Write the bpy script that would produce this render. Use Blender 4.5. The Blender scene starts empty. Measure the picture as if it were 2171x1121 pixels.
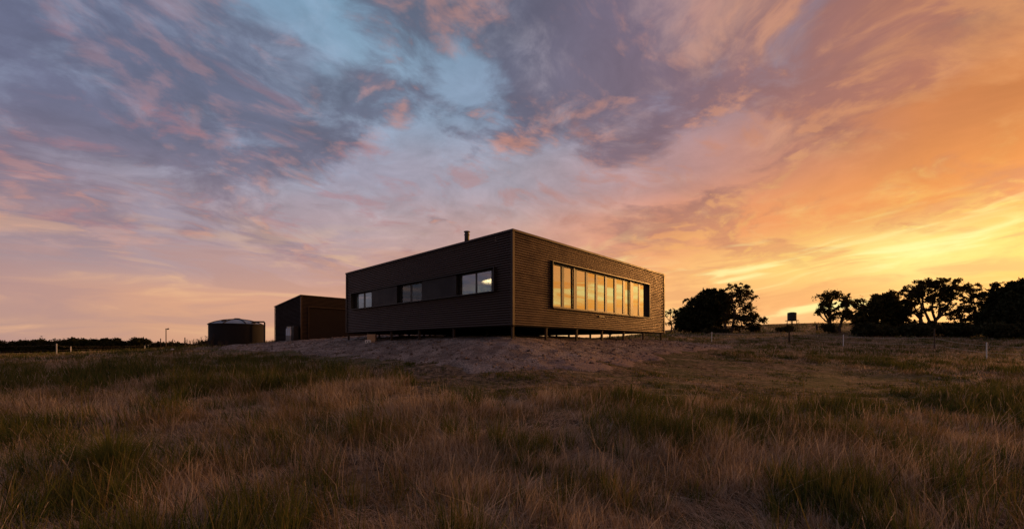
import bpy, bmesh, math, random
import numpy as np
from mathutils import Vector
random.seed(7)
rng = np.random.default_rng(11)
sc = bpy.context.scene
col = sc.collection
R = math.radians

# ---------------------------------------------------------------- camera
E = 1.6                      # eye height above the near grass
FPX = 877.0                  # focal length in photo pixels (photo is 2171 wide)
CX, HY = 1085.5, 732.0       # principal column and horizon row of the photo
cam_d = bpy.data.cameras.new('camera')
cam = bpy.data.objects.new('camera', cam_d); col.objects.link(cam); sc.camera = cam
cam.location = (0, 0, E); cam.rotation_euler = (R(90), 0, 0)
cam_d.sensor_fit = 'HORIZONTAL'; cam_d.sensor_width = 36.0
cam_d.lens = 36.0 * FPX / 2171.0
cam_d.shift_y = (HY - 560.5) / 2171.0
cam_d.clip_start = 0.05; cam_d.clip_end = 4000
sc.view_settings.view_transform = 'Standard'; sc.view_settings.look = 'None'
sc.view_settings.exposure = 0.0; sc.view_settings.gamma = 1.0
sc.render.engine = 'CYCLES'
sc.cycles.max_bounces = 6; sc.cycles.diffuse_bounces = 3; sc.cycles.glossy_bounces = 3
sc.cycles.transparent_max_bounces = 8; sc.cycles.sample_clamp_indirect = 4.0

def lin(c):
    return tuple(((v/255.0)/12.92 if v/255.0 <= .04045 else ((v/255.0+.055)/1.055)**2.4) for v in c)

# ---------------------------------------------------------------- node helper
class NT:
    def __init__(s, tree): s.t = tree; s.t.nodes.clear()
    def n(s, typ, **kw):
        nd = s.t.nodes.new(typ)
        for k, v in kw.items():
            setattr(nd, k, v)
        return nd
    def put(s, sock, v):
        if isinstance(v, bpy.types.NodeSocket): s.t.links.new(v, sock)
        elif isinstance(v, (tuple, list)):
            d = sock.default_value
            sock.default_value = tuple(v) + ((1.0,) if len(d) == 4 and len(v) == 3 else ())
        else: sock.default_value = v
    def m(s, op, a, b=None, c=None, clamp=False):
        nd = s.n('ShaderNodeMath', operation=op); nd.use_clamp = clamp
        s.put(nd.inputs[0], a)
        if b is not None: s.put(nd.inputs[1], b)
        if c is not None: s.put(nd.inputs[2], c)
        return nd.outputs[0]
    def vm(s, op, a, b=None, scale=None):
        nd = s.n('ShaderNodeVectorMath', operation=op)
        s.put(nd.inputs[0], a)
        if b is not None: s.put(nd.inputs[1], b)
        if scale is not None: s.put(nd.inputs['Scale'], scale)
        return nd.outputs['Value'] if op in ('DOT_PRODUCT', 'DISTANCE', 'LENGTH') else nd.outputs['Vector']
    def mr(s, v, a, b, c=0.0, d=1.0, smooth=True):
        nd = s.n('ShaderNodeMapRange'); nd.interpolation_type = 'SMOOTHSTEP' if smooth else 'LINEAR'
        s.put(nd.inputs[0], v)
        for i, x in enumerate((a, b, c, d)): s.put(nd.inputs[1+i], x)
        return nd.outputs[0]
    def mix(s, f, a, b, blend='MIX'):
        nd = s.n('ShaderNodeMix', data_type='RGBA', blend_type=blend)
        s.put(nd.inputs[0], f); s.put(nd.inputs[6], a); s.put(nd.inputs[7], b)
        return nd.outputs[2]
    def noise(s, vec, scale, detail=4, rough=.5, dist=0.0, lac=2.0):
        nd = s.n('ShaderNodeTexNoise'); s.put(nd.inputs['Vector'], vec)
        nd.inputs['Scale'].default_value = scale; nd.inputs['Detail'].default_value = detail
        nd.inputs['Roughness'].default_value = rough; nd.inputs['Distortion'].default_value = dist
        nd.inputs['Lacunarity'].default_value = lac
        return nd
    def ramp(s, fac, stops, interp='LINEAR'):
        nd = s.n('ShaderNodeValToRGB'); cr = nd.color_ramp; cr.interpolation = interp
        while len(cr.elements) > 1: cr.elements.remove(cr.elements[-1])
        cr.elements[0].position = stops[0][0]; cr.elements[0].color = (*stops[0][1], 1)
        for p, c in stops[1:]:
            e = cr.elements.new(p); e.color = (*c, 1)
        s.put(nd.inputs[0], fac)
        return nd.outputs[0]
    def comb(s, x, y, z):
        nd = s.n('ShaderNodeCombineXYZ')
        for i, v in enumerate((x, y, z)): s.put(nd.inputs[i], v)
        return nd.outputs[0]

# ---------------------------------------------------------------- sky
SUN_AZ, SUN_EL = 60.0, 8.0       # degrees right of the view axis / above horizon
def pxdir(px, py):
    v = Vector(((px-CX)/FPX, 1.0, (HY-py)/FPX)); v.normalize(); return tuple(v)

def build_world():
    w = bpy.data.worlds.new('World'); sc.world = w; w.use_nodes = True
    N = NT(w.node_tree)
    tc = N.n('ShaderNodeTexCoord').outputs['Generated']
    d = N.vm('NORMALIZE', tc)
    sp = N.n('ShaderNodeSeparateXYZ'); N.put(sp.inputs[0], d)
    x, y, z = sp.outputs
    az = N.m('ARCTAN2', x, y)                       # 0 ahead, + to the right
    azf = N.m('MULTIPLY_ADD', az, 1/(2*math.pi), .5)
    hyp = N.m('SQRT', N.m('ADD', N.m('MULTIPLY', x, x), N.m('MULTIPLY', y, y)))
    el = N.m('MULTIPLY', N.m('ARCTAN2', z, hyp), 180/math.pi)
    # clear-sky colour by azimuth, one row per elevation (degrees)
    rows = [
     (1.5, [(-180,(86,80,89)),(-110,(84,83,96)),(-75,(118,103,109)),(-51,(188,148,136)),(-40,(212,160,130)),(-20,(222,166,132)),(0,(232,170,118)),(20,(252,192,128)),(35,(253,194,134)),(45,(255,192,112)),(56,(255,180,92)),(75,(255,164,57)),(110,(206,130,84)),(150,(100,84,88))]),
     (5,   [(-180,(83,80,93)),(-110,(80,84,100)),(-75,(105,101,111)),(-51,(186,146,138)),(-40,(216,162,132)),(-20,(222,164,134)),(0,(230,166,116)),(20,(253,190,120)),(35,(250,180,110)),(45,(252,178,94)),(56,(255,190,96)),(75,(255,168,60)),(110,(200,130,84)),(150,(97,83,88))]),
     (9,   [(-180,(77,77,95)),(-110,(75,84,102)),(-75,(93,97,115)),(-51,(164,142,148)),(-40,(178,150,152)),(-20,(200,156,144)),(0,(220,160,128)),(20,(252,182,116)),(35,(255,214,120)),(45,(255,236,140)),(56,(255,196,84)),(75,(255,162,52)),(110,(190,124,86)),(150,(91,80,90))]),
     (14.5,[(-180,(73,75,95)),(-110,(72,83,103)),(-75,(88,95,117)),(-51,(154,140,156)),(-40,(160,148,162)),(-20,(180,158,162)),(0,(196,156,146)),(20,(234,154,110)),(35,(242,156,92)),(45,(240,152,78)),(56,(238,148,68)),(75,(255,145,54)),(110,(168,118,96)),(150,(86,79,91))]),
     (22,  [(-180,(68,74,95)),(-110,(70,81,102)),(-75,(85,95,118)),(-51,(134,138,164)),(-40,(144,148,170)),(-20,(162,158,176)),(0,(168,160,172)),(20,(186,148,148)),(35,(204,138,110)),(45,(212,132,78)),(56,(208,126,62)),(75,(216,126,60)),(110,(140,112,108)),(150,(77,77,93))]),
     (30,  [(-180,(66,74,95)),(-110,(70,81,102)),(-75,(83,97,118)),(-51,(120,134,162)),(-40,(126,144,172)),(-20,(140,164,188)),(0,(142,160,186)),(20,(146,142,164)),(35,(156,128,134)),(45,(166,122,108)),(56,(168,118,92)),(75,(146,112,102)),(110,(120,108,118)),(150,(72,75,93))]),
     (40,  [(-180,(64,74,95)),(-90,(88,107,132)),(-40,(118,148,176)),(-20,(138,176,204)),(0,(126,150,176)),(20,(124,134,168)),(45,(136,122,142)),(75,(126,114,126)),(120,(102,106,128))]),
     (70,  [(-180,(61,73,95)),(-60,(100,124,152)),(0,(108,130,156)),(60,(112,116,140)),(120,(96,104,130))]),
    ]
    base = None; prev = None
    for e, st in rows:
        stops = [((a+180)/360.0, lin(c)) for a, c in st]; stops.append((1.0, lin(st[0][1])))
        c = N.ramp(azf, stops, 'EASE' if False else 'LINEAR')
        base = c if base is None else N.mix(N.mr(el, prev, e), base, c)
        prev = e
    # sun glow low on the right
    sd = (math.sin(R(SUN_AZ))*math.cos(R(SUN_EL)), math.cos(R(SUN_AZ))*math.cos(R(SUN_EL)), math.sin(R(SUN_EL)))
    gd = N.m('ARCCOSINE', N.vm('DOT_PRODUCT', d, sd))
    glow = N.m('EXPONENT', N.m('MULTIPLY', N.m('MULTIPLY', gd, gd), -1/(R(GLOW_W)**2)))
    gcol = N.vm('SCALE', (1.0, .38, .06), scale=N.m('MULTIPLY', glow, GLOW_S))
    s2 = pxdir(1955, 662)
    g2 = N.m('ARCCOSINE', N.vm('DOT_PRODUCT', d, s2))
    glow2 = N.m('EXPONENT', N.m('MULTIPLY', N.m('MULTIPLY', g2, g2), -1/(R(4.5)**2)))
    gcol2 = N.vm('SCALE', (1.0, .62, .22), scale=N.m('MULTIPLY', glow2, .3))
    base = N.vm('SCALE', base, scale=N.mr(el, 8, 24, 1.0, .94))
    # ---- clouds on a curved layer; streets run away from the viewer
    zz = N.m('ADD', N.m('MAXIMUM', z, 0.0), .17)
    px_ = N.m('DIVIDE', x, zz); py_ = N.m('DIVIDE', y, zz)
    # warp field
    wn = N.noise(N.comb(px_, py_, 3.0), 1.3, 3, .5).outputs['Color']
    warp = N.vm('SCALE', N.vm('SUBTRACT', wn, (.5, .5, .5)), scale=.55)
    def dens(du, dv, ang, su, sv, seed, scale, det, rough):
        """noise on the cloud layer, stretched along the bearing ang; du, dv shift it"""
        ca, sa = math.cos(R(ang)), math.sin(R(ang))
        X = N.m('ADD', px_, du); Y = N.m('ADD', py_, dv)
        u = N.m('MULTIPLY', N.m('SUBTRACT', N.m('MULTIPLY', X, ca), N.m('MULTIPLY', Y, sa)), su)
        v = N.m('MULTIPLY', N.m('ADD', N.m('MULTIPLY', X, sa), N.m('MULTIPLY', Y, ca)), sv)
        vec = N.vm('ADD', N.comb(u, v, seed), warp)
        return N.noise(vec, scale, det, rough, .15).outputs['Fac']
    side = N.mr(az, R(-8), R(22))
    def field(du, dv):
        a = dens(du, dv, 50, 1.2, .85, 53.0, 2.1, 10, .58); b = dens(du, dv, 75, 1.1, .9, 5.0, 2.2, 10, .58)
        return N.m('ADD', N.m('MULTIPLY', a, N.m('SUBTRACT', 1.0, side)), N.m('MULTIPLY', b, side))
    # placement of the big masses (+ cloud, - clear)
    blobs = [(1200,60,.15,.17),(1110,90,.10,.12),(1050,110,.07,.08),(620,210,.11,.15),(690,270,.08,.14),(540,290,.06,.12),(430,120,.17,.13),(250,120,.13,.10),(180,60,.16,.10),
             (60,130,.10,.10),(110,270,.10,.06),(390,260,.10,.08),
             (1060,200,.09,-.15),(980,160,.05,-.10),(740,60,.10,-.07),(620,60,.06,.05),(800,30,.05,.05),(880,60,.05,.05),(860,110,.07,-.06),(680,10,.06,-.08),(1000,240,.09,-.10),(1290,330,.045,.16),(1385,300,.04,.12),
             (900,230,.07,.10),(790,200,.06,.08),(480,430,.08,.12),(560,360,.08,.06),(240,465,.04,.12),(30,400,.09,.14),(20,300,.05,.08),(30,205,.06,-.10),(300,200,.05,-.08),(130,185,.04,-.08),
             (1560,470,.10,.10),(1350,180,.10,.10),(1300,230,.06,.08),(700,390,.05,.08),(1100,300,.05,.07),(1600,80,.14,.10),(1900,60,.25,.08),(1850,170,.12,.05),(1100,430,.18,-.14),(700,480,.2,-.10),
             (1170,240,.06,.07),(1430,110,.07,.06),(200,380,.1,-.05),(1600,330,.2,-.1),(2000,280,.2,-.08)]
    bias = None
    for bx, by, sg, wt in blobs:
        dd = N.vm('DISTANCE', d, pxdir(bx, by))
        g = N.m('MULTIPLY', N.m('EXPONENT', N.m('MULTIPLY', N.m('MULTIPLY', dd, dd), -1/(sg*sg))), wt*.8)
        bias = g if bias is None else N.m('ADD', bias, g)
    D1 = field(0, 0)
    D1s = field(.06, .04)          # the same field a step towards the sun
    T = N.m('ADD', D1, bias)
    m1 = N.mr(T, .462, .585)
    lit1 = N.mr(N.m('SUBTRACT', D1, D1s), .0, .10)
    thick = N.mr(T, .52, .80)
    azs = N.mr(az, R(-60), R(48))
    azn = N.m('MULTIPLY_ADD', az, 180/math.pi/110, .5, clamp=True)
    body = N.ramp(azn, [(0,lin((100,102,128))),(.3,lin((92,93,114))),(.5,lin((90,82,100))),(.68,lin((120,96,108))),(.9,lin((172,112,94)))])
    lowb = N.ramp(azn, [(0,lin((146,122,132))),(.3,lin((158,132,140))),(.5,lin((176,140,138))),(.68,lin((212,142,106))),(.9,lin((232,150,92)))])
    body = N.mix(N.mr(el, 8, 24), lowb, body)
    edge = N.ramp(azn, [(0,lin((154,124,138))),(.3,lin((170,124,120))),(.5,lin((204,134,106))),(.68,lin((204,142,118))),(.9,lin((214,146,98)))])
    lowe = N.ramp(azn, [(0,lin((196,136,122))),(.3,lin((204,156,138))),(.5,lin((226,160,126))),(.68,lin((246,172,96))),(.9,lin((255,216,108)))])
    edge = N.mix(N.mr(el, 9, 24), lowe, edge)
    hl = N.m('MULTIPLY', lit1, N.m('MULTIPLY_ADD', thick, -.35, .9))
    c1 = N.mix(hl, body, edge)
    fade1 = N.mr(el, 6.5, 13)
    out = N.mix(N.m('MULTIPLY', N.m('MULTIPLY', N.m('POWER', m1, .8), fade1), .80), base, c1)
    # thin high streaks
    D2 = dens(3.1, 1.7, 70, 1.25, 1.05, 7.0, 3.0, 8, .62)
    m2 = N.mr(D2, .48, .72)
    hi = N.ramp(azn, [(0,lin((152,162,188))),(.4,lin((158,176,200))),(.62,lin((186,160,164))),(.9,lin((232,160,100)))])
    lowh = N.ramp(azn, [(0,lin((206,166,158))),(.4,lin((222,176,156))),(.62,lin((248,176,104))),(.9,lin((255,216,104)))])
    hi = N.mix(N.mr(el, 10, 22), lowh, hi)
    out = N.mix(N.m('MULTIPLY', m2, N.m('MULTIPLY', N.mr(el, 5, 12), .5)), out, hi)
    # fine mottling of the layer, fainter to the right
    D3 = dens(1.3, 4.1, 60, 1.05, 1.0, 9.0, 5.0, 9, .62)
    mot = N.m('MULTIPLY', N.mr(D3, .30, .70, -1, 1, smooth=False), N.mr(el, 8, 20))
    out = N.vm('SCALE', out, scale=N.m('MULTIPLY_ADD', mot, N.mr(az, R(5), R(35), .16, .08), 1.0))
    D4 = dens(7.3, 2.2, 50, 1.3, .8, 4.0, 4.6, 8, .6)
    pk = N.ramp(azn, [(0,lin((178,120,122))),(.3,lin((176,124,128))),(.5,lin((182,124,112))),(.68,lin((196,130,104))),(.9,lin((214,140,88)))])
    out = N.mix(N.m('MULTIPLY', N.m('MULTIPLY', N.mr(D4, .54, .68), N.mr(el, 6, 14)), N.mr(el, 34, 22, 0, .42)), out, pk)
    # low horizontal bars near the horizon, bright and dark
    bw = N.vm('SCALE', N.vm('SUBTRACT', N.noise(N.comb(az, N.m('MULTIPLY', el, .05), 2.0), 2.0, 3, .5).outputs['Color'], (.5,.5,.5)), scale=1.6)
    bv = N.vm('ADD', bw, N.comb(N.m('MULTIPLY', az, 2.4), N.m('MULTIPLY_ADD', N.m('MAXIMUM', az, 0.0), -1.6, N.m('MULTIPLY', el, .36)), 1.0))
    bn = N.noise(bv, 1.25, 6, .55, .6).outputs['Fac']
    bmask = N.m('SUBTRACT', 1.0, N.mr(el, 8, 17))
    brt = N.mix(azs, lin((240,182,138)), lin((255,248,165)))
    drk = N.mix(azs, lin((176,140,138)), lin((246,174,104)))
    out = N.mix(N.m('MULTIPLY', N.m('MULTIPLY', N.mr(bn, .50, .66), bmask), N.mr(az, R(-5), R(30), .45, .85)), out, brt)
    out = N.mix(N.m('MULTIPLY', N.m('MULTIPLY', N.mr(bn, .50, .38), bmask), N.mr(az, R(-5), R(30), .5, .8)), out, drk)
    out = N.vm('ADD', out, gcol); out = N.vm('ADD', out, gcol2)
    # physical twilight sky underneath
    sky = N.n('ShaderNodeTexSky'); sky.sky_type = 'NISHITA'; sky.sun_disc = False
    sky.sun_elevation = R(SUN_EL); sky.sun_rotation = R(SUN_AZ)
    out = N.vm('ADD', out, N.vm('SCALE', sky.outputs[0], scale=.004))
    # below the horizon: dim earth
    out = N.mix(N.mr(el, -1.5, -.2), (.03, .022, .018), out)
    bg = N.n('ShaderNodeBackground'); N.put(bg.inputs[0], out); bg.inputs[1].default_value = 1.0
    o = N.n('ShaderNodeOutputWorld'); N.t.links.new(bg.outputs[0], o.inputs[0])
    w.cycles.sampling_method = 'MANUAL'; w.cycles.sample_map_resolution = 1024
GLOW_W, GLOW_S = 7.0, 1.1
build_world()
sl = bpy.data.lights.new('sun', 'SUN'); sl.energy = 2.1; sl.angle = R(7); sl.color = (1, .45, .12)
so = bpy.data.objects.new('sun', sl); col.objects.link(so)
_sd = Vector((math.sin(R(SUN_AZ))*math.cos(R(SUN_EL)), math.cos(R(SUN_AZ))*math.cos(R(SUN_EL)), math.sin(R(SUN_EL))))
so.rotation_euler = _sd.to_track_quat('Z', 'Y').to_euler()

# ---------------------------------------------------------------- placing helpers
def gx(px, depth): return (px-CX)/FPX*depth
def gz(py, depth): return E + (HY-py)/FPX*depth
_origin = {}
def empty(name, loc, label, cat, group=None):
    o = bpy.data.objects.new(name, None); col.objects.link(o); o.location = loc
    o.empty_display_size = .3
    _origin[o.name] = Vector(loc); o['label'] = label; o['category'] = cat
    if group: o['group'] = group
    return o
def tag(o, label=None, cat=None, group=None, kind=None):
    for k, v in (('label', label), ('category', cat), ('group', group), ('kind', kind)):
        if v: o[k] = v
    return o
class MB:
    def __init__(s): s.v = []; s.f = []; s.mi = []
    def quad(s, a, b, c, d): s.add([a, b, c, d], [(0,1,2,3)])
    def add(s, vs, fs):
        k = len(s.v); s.v += [tuple(p) for p in vs]; s.f += [tuple(i+k for i in f) for f in fs]
    def obox(s, o, ax, ay, az_):             # oriented box from corner o and three edge vectors
        o, ax, ay, az_ = map(Vector, (o, ax, ay, az_))
        vs = [o, o+ax, o+ax+ay, o+ay, o+az_, o+ax+az_, o+ax+ay+az_, o+ay+az_]
        s.add(vs, [(3,2,1,0),(4,5,6,7),(0,1,5,4),(1,2,6,5),(2,3,7,6),(3,0,4,7)])
    def box(s, c, sx, sy, sz, rot=0):
        ca, sa = math.cos(rot), math.sin(rot)
        ax = Vector((ca*sx, sa*sx, 0)); ay = Vector((-sa*sy, ca*sy, 0)); az_ = Vector((0,0,sz))
        s.obox(Vector(c)-ax/2-ay/2, ax, ay, az_)
    def tube(s, pts, rad, n=8, cap=True):
        pts = [Vector(p) for p in pts]; k = len(s.v)
        if not isinstance(rad, (list, tuple)): rad = [rad]*len(pts)
        for i, p in enumerate(pts):
            t = (pts[min(i+1, len(pts)-1)] - pts[max(i-1, 0)])
            t = t.normalized() if t.length > 0 else Vector((0,0,1))
            a = Vector((1,0,0)) if abs(t.x) < .7 else Vector((0,1,0))
            b1 = t.cross(a).normalized(); b2 = t.cross(b1)
            for j in range(n):
                th = 2*math.pi*j/n
                s.v.append(tuple(p + rad[i]*(math.cos(th)*b1 + math.sin(th)*b2)))
        for i in range(len(pts)-1):
            for j in range(n):
                s.f.append((k+i*n+j, k+i*n+(j+1)%n, k+(i+1)*n+(j+1)%n, k+(i+1)*n+j))
        if cap:
            s.f.append(tuple(k+j for j in range(n))[::-1]); s.f.append(tuple(k+(len(pts)-1)*n+j for j in range(n)))
    def lathe(s, c, prof, n=32):             # prof: list of (r, z)
        s.tube_prof(Vector(c), prof, n)
    def tube_prof(s, c, prof, n):
        k = len(s.v)
        for r, z in prof:
            for j in range(n):
                th = 2*math.pi*j/n; s.v.append((c.x+r*math.cos(th), c.y+r*math.sin(th), c.z+z))
        for i in range(len(prof)-1):
            for j in range(n):
                s.f.append((k+i*n+j, k+i*n+(j+1)%n, k+(i+1)*n+(j+1)%n, k+(i+1)*n+j))
    def build(s, name, mat, parent=None, smooth=False):
        me = bpy.data.meshes.new(name)
        off = Vector((0,0,0))
        o = bpy.data.objects.new(name, me)
        if parent is not None: off = _origin[parent.name]
        me.from_pydata([tuple(Vector(p)-off) for p in s.v], [], s.f); me.materials.append(mat)
        if smooth: me.polygons.foreach_set('use_smooth', [True]*len(me.polygons))
        me.update(); col.objects.link(o)
        if parent is not None: o.parent = parent
        _origin[o.name] = off
        return o
def np_mesh(name, V, faces, mat, parent=None, attrs=None, smooth=False):
    """V (n,3); faces: list of int arrays (m,k) with k corners"""
    off = _origin[parent.name] if parent is not None else Vector((0,0,0))
    V = np.asarray(V, np.float32) - np.array(off, np.float32)
    me = bpy.data.meshes.new(name)
    nl = sum(f.size for f in faces); nf = sum(len(f) for f in faces)
    me.vertices.add(len(V)); me.vertices.foreach_set('co', V.ravel())
    me.loops.add(nl); me.polygons.add(nf)
    me.loops.foreach_set('vertex_index', np.concatenate([f.ravel() for f in faces]).astype(np.int32))
    ls = []; k = 0
    for f in faces:
        ls.append(k + np.arange(len(f))*f.shape[1]); k += f.size
    me.polygons.foreach_set('loop_start', np.concatenate(ls).astype(np.int32))
    if smooth: me.polygons.foreach_set('use_smooth', np.ones(nf, bool))
    for an, arr in (attrs or {}).items():
        at = me.attributes.new(an, 'FLOAT', 'POINT'); at.data.foreach_set('value', np.asarray(arr, np.float32))
    me.update(calc_edges=True); me.materials.append(mat)
    o = bpy.data.objects.new(name, me); col.objects.link(o)
    if parent is not None: o.parent = parent
    _origin[o.name] = off
    return o

# numpy value noise
def vnoise(x, y, seed=0):
    xi = np.floor(x).astype(np.int64); yi = np.floor(y).astype(np.int64)
    fx = x-xi; fy = y-yi; fx = fx*fx*(3-2*fx); fy = fy*fy*(3-2*fy)
    def h(a, b):
        n = (a*374761393 + b*668265263 + seed*974634777) & 0xffffffff
        n = ((n ^ (n >> 13)) * 1274126177) & 0xffffffff
        return ((n ^ (n >> 16)) & 0xffff) / 65535.0
    return (h(xi,yi)*(1-fx)+h(xi+1,yi)*fx)*(1-fy) + (h(xi,yi+1)*(1-fx)+h(xi+1,yi+1)*fx)*fy
def fbm(x, y, sc_, oct_=4, seed=0):
    s = 0; a = 1; t = 0
    for i in range(oct_):
        s = s + a*vnoise(x*sc_*2**i+17.3*i, y*sc_*2**i-9.1*i, seed+i); t += a; a *= .5
    return s/t

# ---------------------------------------------------------------- materials
def mat(name, color, rough=.8, spec=.3, metal=0.0, var=0.0, vscale=3.0, bump=0.0, bscale=30.0, coat=0.0):
    m = bpy.data.materials.new(name); m.use_nodes = True; N = NT(m.node_tree)
    p = N.n('ShaderNodeBsdfPrincipled')
    tc = N.n('ShaderNodeTexCoord').outputs['Object']
    if var:
        nz = N.noise(tc, vscale, 6, .6).outputs['Fac']
        f = N.mr(nz, .25, .75, 1-var, 1+var, smooth=False)
        N.put(p.inputs['Base Color'], N.vm('SCALE', tuple(color), scale=f))
        N.put(p.inputs['Roughness'], N.mr(nz, .3, .7, max(0, rough-.1), min(1, rough+.1), smooth=False))
    else:
        N.put(p.inputs['Base Color'], tuple(color)); p.inputs['Roughness'].default_value = rough
    p.inputs['Specular IOR Level'].default_value = spec; p.inputs['Metallic'].default_value = metal
    p.inputs['Coat Weight'].default_value = coat; p.inputs['Coat Roughness'].default_value = .25
    if bump:
        b = N.n('ShaderNodeBump'); b.inputs['Strength'].default_value = bump; b.inputs['Distance'].default_value = .02
        N.put(b.inputs['Height'], N.noise(tc, bscale, 5, .6).outputs['Fac']); N.put(p.inputs['Normal'], b.outputs[0])
    o = N.n('ShaderNodeOutputMaterial'); N.t.links.new(p.outputs[0], o.inputs[0])
    return m
M = {}
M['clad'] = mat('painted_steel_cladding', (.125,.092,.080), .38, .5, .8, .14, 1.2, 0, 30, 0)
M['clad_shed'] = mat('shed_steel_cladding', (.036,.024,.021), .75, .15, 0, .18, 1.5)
M['trim'] = mat('steel_trim', (.050,.030,.024), .5, .4, .3, .12, 2.0, 0, 30, 0)
M['panel'] = mat('flat_infill_panel', (.016,.012,.013), .5, .3, 0, .12, 1.0)
M['door'] = mat('roller_door_steel', (.02,.013,.012), .6, .2)
M['frame'] = mat('black_aluminium', (.022,.018,.018), .4, .5)
M['mullion'] = mat('bronze_aluminium', (.10,.062,.035), .4, .6)
M['roof'] = mat('roof_sheet', (.06,.05,.048), .6, .3, 0, .15, 1.0)
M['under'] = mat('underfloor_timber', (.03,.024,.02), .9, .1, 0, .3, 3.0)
M['stump'] = mat('painted_steel_stump', (.05,.032,.022), .7, .2, 0, .2, 4.0)
M['int_wall'] = mat('interior_paint', (.30,.34,.38), .8, .2, 0, .03, 1.0)
M['ceil'] = mat('ceiling_paint', (.62,.58,.52), .9, .1, 0, .03, 1.0)
M['floor'] = mat('timber_floor', (.12,.07,.04), .5, .3, 0, .2, 2.0)
M['curtain'] = mat('pale_curtain', (.80,.94,.97), .9, .1, 0, .05, 6.0)
M['blind'] = mat('grey_blind', (.09,.085,.09), .9, .1, 0, .05, 6.0)
M['tank'] = mat('tank_steel', (.019,.016,.018), .7, .25, 0, .2, 2.0)
M['tank_roof'] = mat('galvanised_roof', (.20,.205,.225), .5, .5, .3, .15, 2.5)
M['galv'] = mat('galvanised_steel', (.45,.47,.50), .38, .6, .5, .15, 6.0)
M['pipe'] = mat('dark_pipe', (.04,.03,.028), .5, .4)
M['concrete'] = mat('concrete', (.34,.31,.29), .9, .2, 0, .2, 5.0, .3, 40)
M['card'] = mat('cardboard', (.50,.33,.20), .9, .1, 0, .12, 4.0)
M['white'] = mat('white_plastic', (.80,.78,.76), .6, .3, 0, .1, 8.0)
M['black'] = mat('black_plastic', (.02,.02,.02), .6, .3)
M['wood'] = mat('weathered_timber', (.12,.085,.06), .9, .1, 0, .3, 8.0, .4, 60)
M['darkwood'] = mat('dark_timber', (.04,.03,.024), .9, .1, 0, .3, 8.0)
M['bark'] = mat('bark', (.075,.055,.042), .9, .1, 0, .35, 5.0, .5, 20)
M['wire'] = mat('fence_wire', (.50,.42,.33), .6, .3, .2)
M['poly'] = mat('green_tank_plastic', (.05,.055,.04), .6, .3, 0, .1, 3.0)
M['stonew'] = mat('pale_stone', (.62,.60,.58), .9, .1, 0, .15, 9.0)
def glassmat(name, refl, tint):
    m = bpy.data.materials.new(name); m.use_nodes = True; N = NT(m.node_tree)
    lw = N.n('ShaderNodeLayerWeight'); lw.inputs[0].default_value = .5
    f = N.mr(lw.outputs['Facing'], 0, 1, refl*.75, min(1, refl*1.6), smooth=False)
    tr = N.n('ShaderNodeBsdfTransparent'); N.put(tr.inputs[0], tint)
    gl = N.n('ShaderNodeBsdfGlossy'); gl.inputs['Roughness'].default_value = .015; N.put(gl.inputs[0], (1.0,.92,.74) if refl > .3 else (.95,.95,.95))
    tc = N.n('ShaderNodeTexCoord').outputs['Object']
    b = N.n('ShaderNodeBump'); b.inputs['Strength'].default_value = .04; b.inputs['Distance'].default_value = .02
    N.put(b.inputs['Height'], N.noise(tc, .8, 2, .5).outputs['Fac']); N.put(gl.inputs['Normal'], b.outputs[0])
    mx = N.n('ShaderNodeMixShader'); N.put(mx.inputs[0], f)
    N.t.links.new(tr.outputs[0], mx.inputs[1]); N.t.links.new(gl.outputs[0], mx.inputs[2])
    o = N.n('ShaderNodeOutputMaterial'); N.t.links.new(mx.outputs[0], o.inputs[0])
    return m
M['glass'] = glassmat('coated_glass', .52, (.55,.56,.56))
M['glass_l'] = glassmat('clear_glass', .07, (.86,.9,.92))
M['glass_m'] = glassmat('half_mirror_glass', .29, (.86,.92,.94))
def emit(name, c, s):
    m = bpy.data.materials.new(name); m.use_nodes = True; N = NT(m.node_tree)
    e = N.n('ShaderNodeEmission'); N.put(e.inputs[0], c); e.inputs[1].default_value = s
    o = N.n('ShaderNodeOutputMaterial'); N.t.links.new(e.outputs[0], o.inputs[0]); return m
M['lamp'] = emit('lit_lamp', (1,.75,.4), 2.5)
def leafmat(name, c, tr=.25):
    m = bpy.data.materials.new(name); m.use_nodes = True; N = NT(m.node_tree)
    at = N.n('ShaderNodeAttribute'); at.attribute_name = 'tone'
    k = N.mr(at.outputs['Fac'], 0, 1, .55, 1.6, smooth=False)
    cc = N.vm('SCALE', tuple(c), scale=k)
    a = N.n('ShaderNodeBsdfDiffuse'); N.put(a.inputs[0], cc)
    b = N.n('ShaderNodeBsdfTranslucent'); N.put(b.inputs[0], N.vm('MULTIPLY', cc, (1.3, 1.0, .5)))
    mx = N.n('ShaderNodeMixShader'); mx.inputs[0].default_value = tr
    N.t.links.new(a.outputs[0], mx.inputs[1]); N.t.links.new(b.outputs[0], mx.inputs[2])
    o = N.n('ShaderNodeOutputMaterial'); N.t.links.new(mx.outputs[0], o.inputs[0]); return m
M['gum'] = leafmat('gum_leaves', (.06,.055,.022), .5)
M['pine'] = leafmat('conifer_needles', (.03,.032,.016), .1)
M['shrub'] = leafmat('shrub_leaves', (.045,.045,.024), .2)

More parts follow.
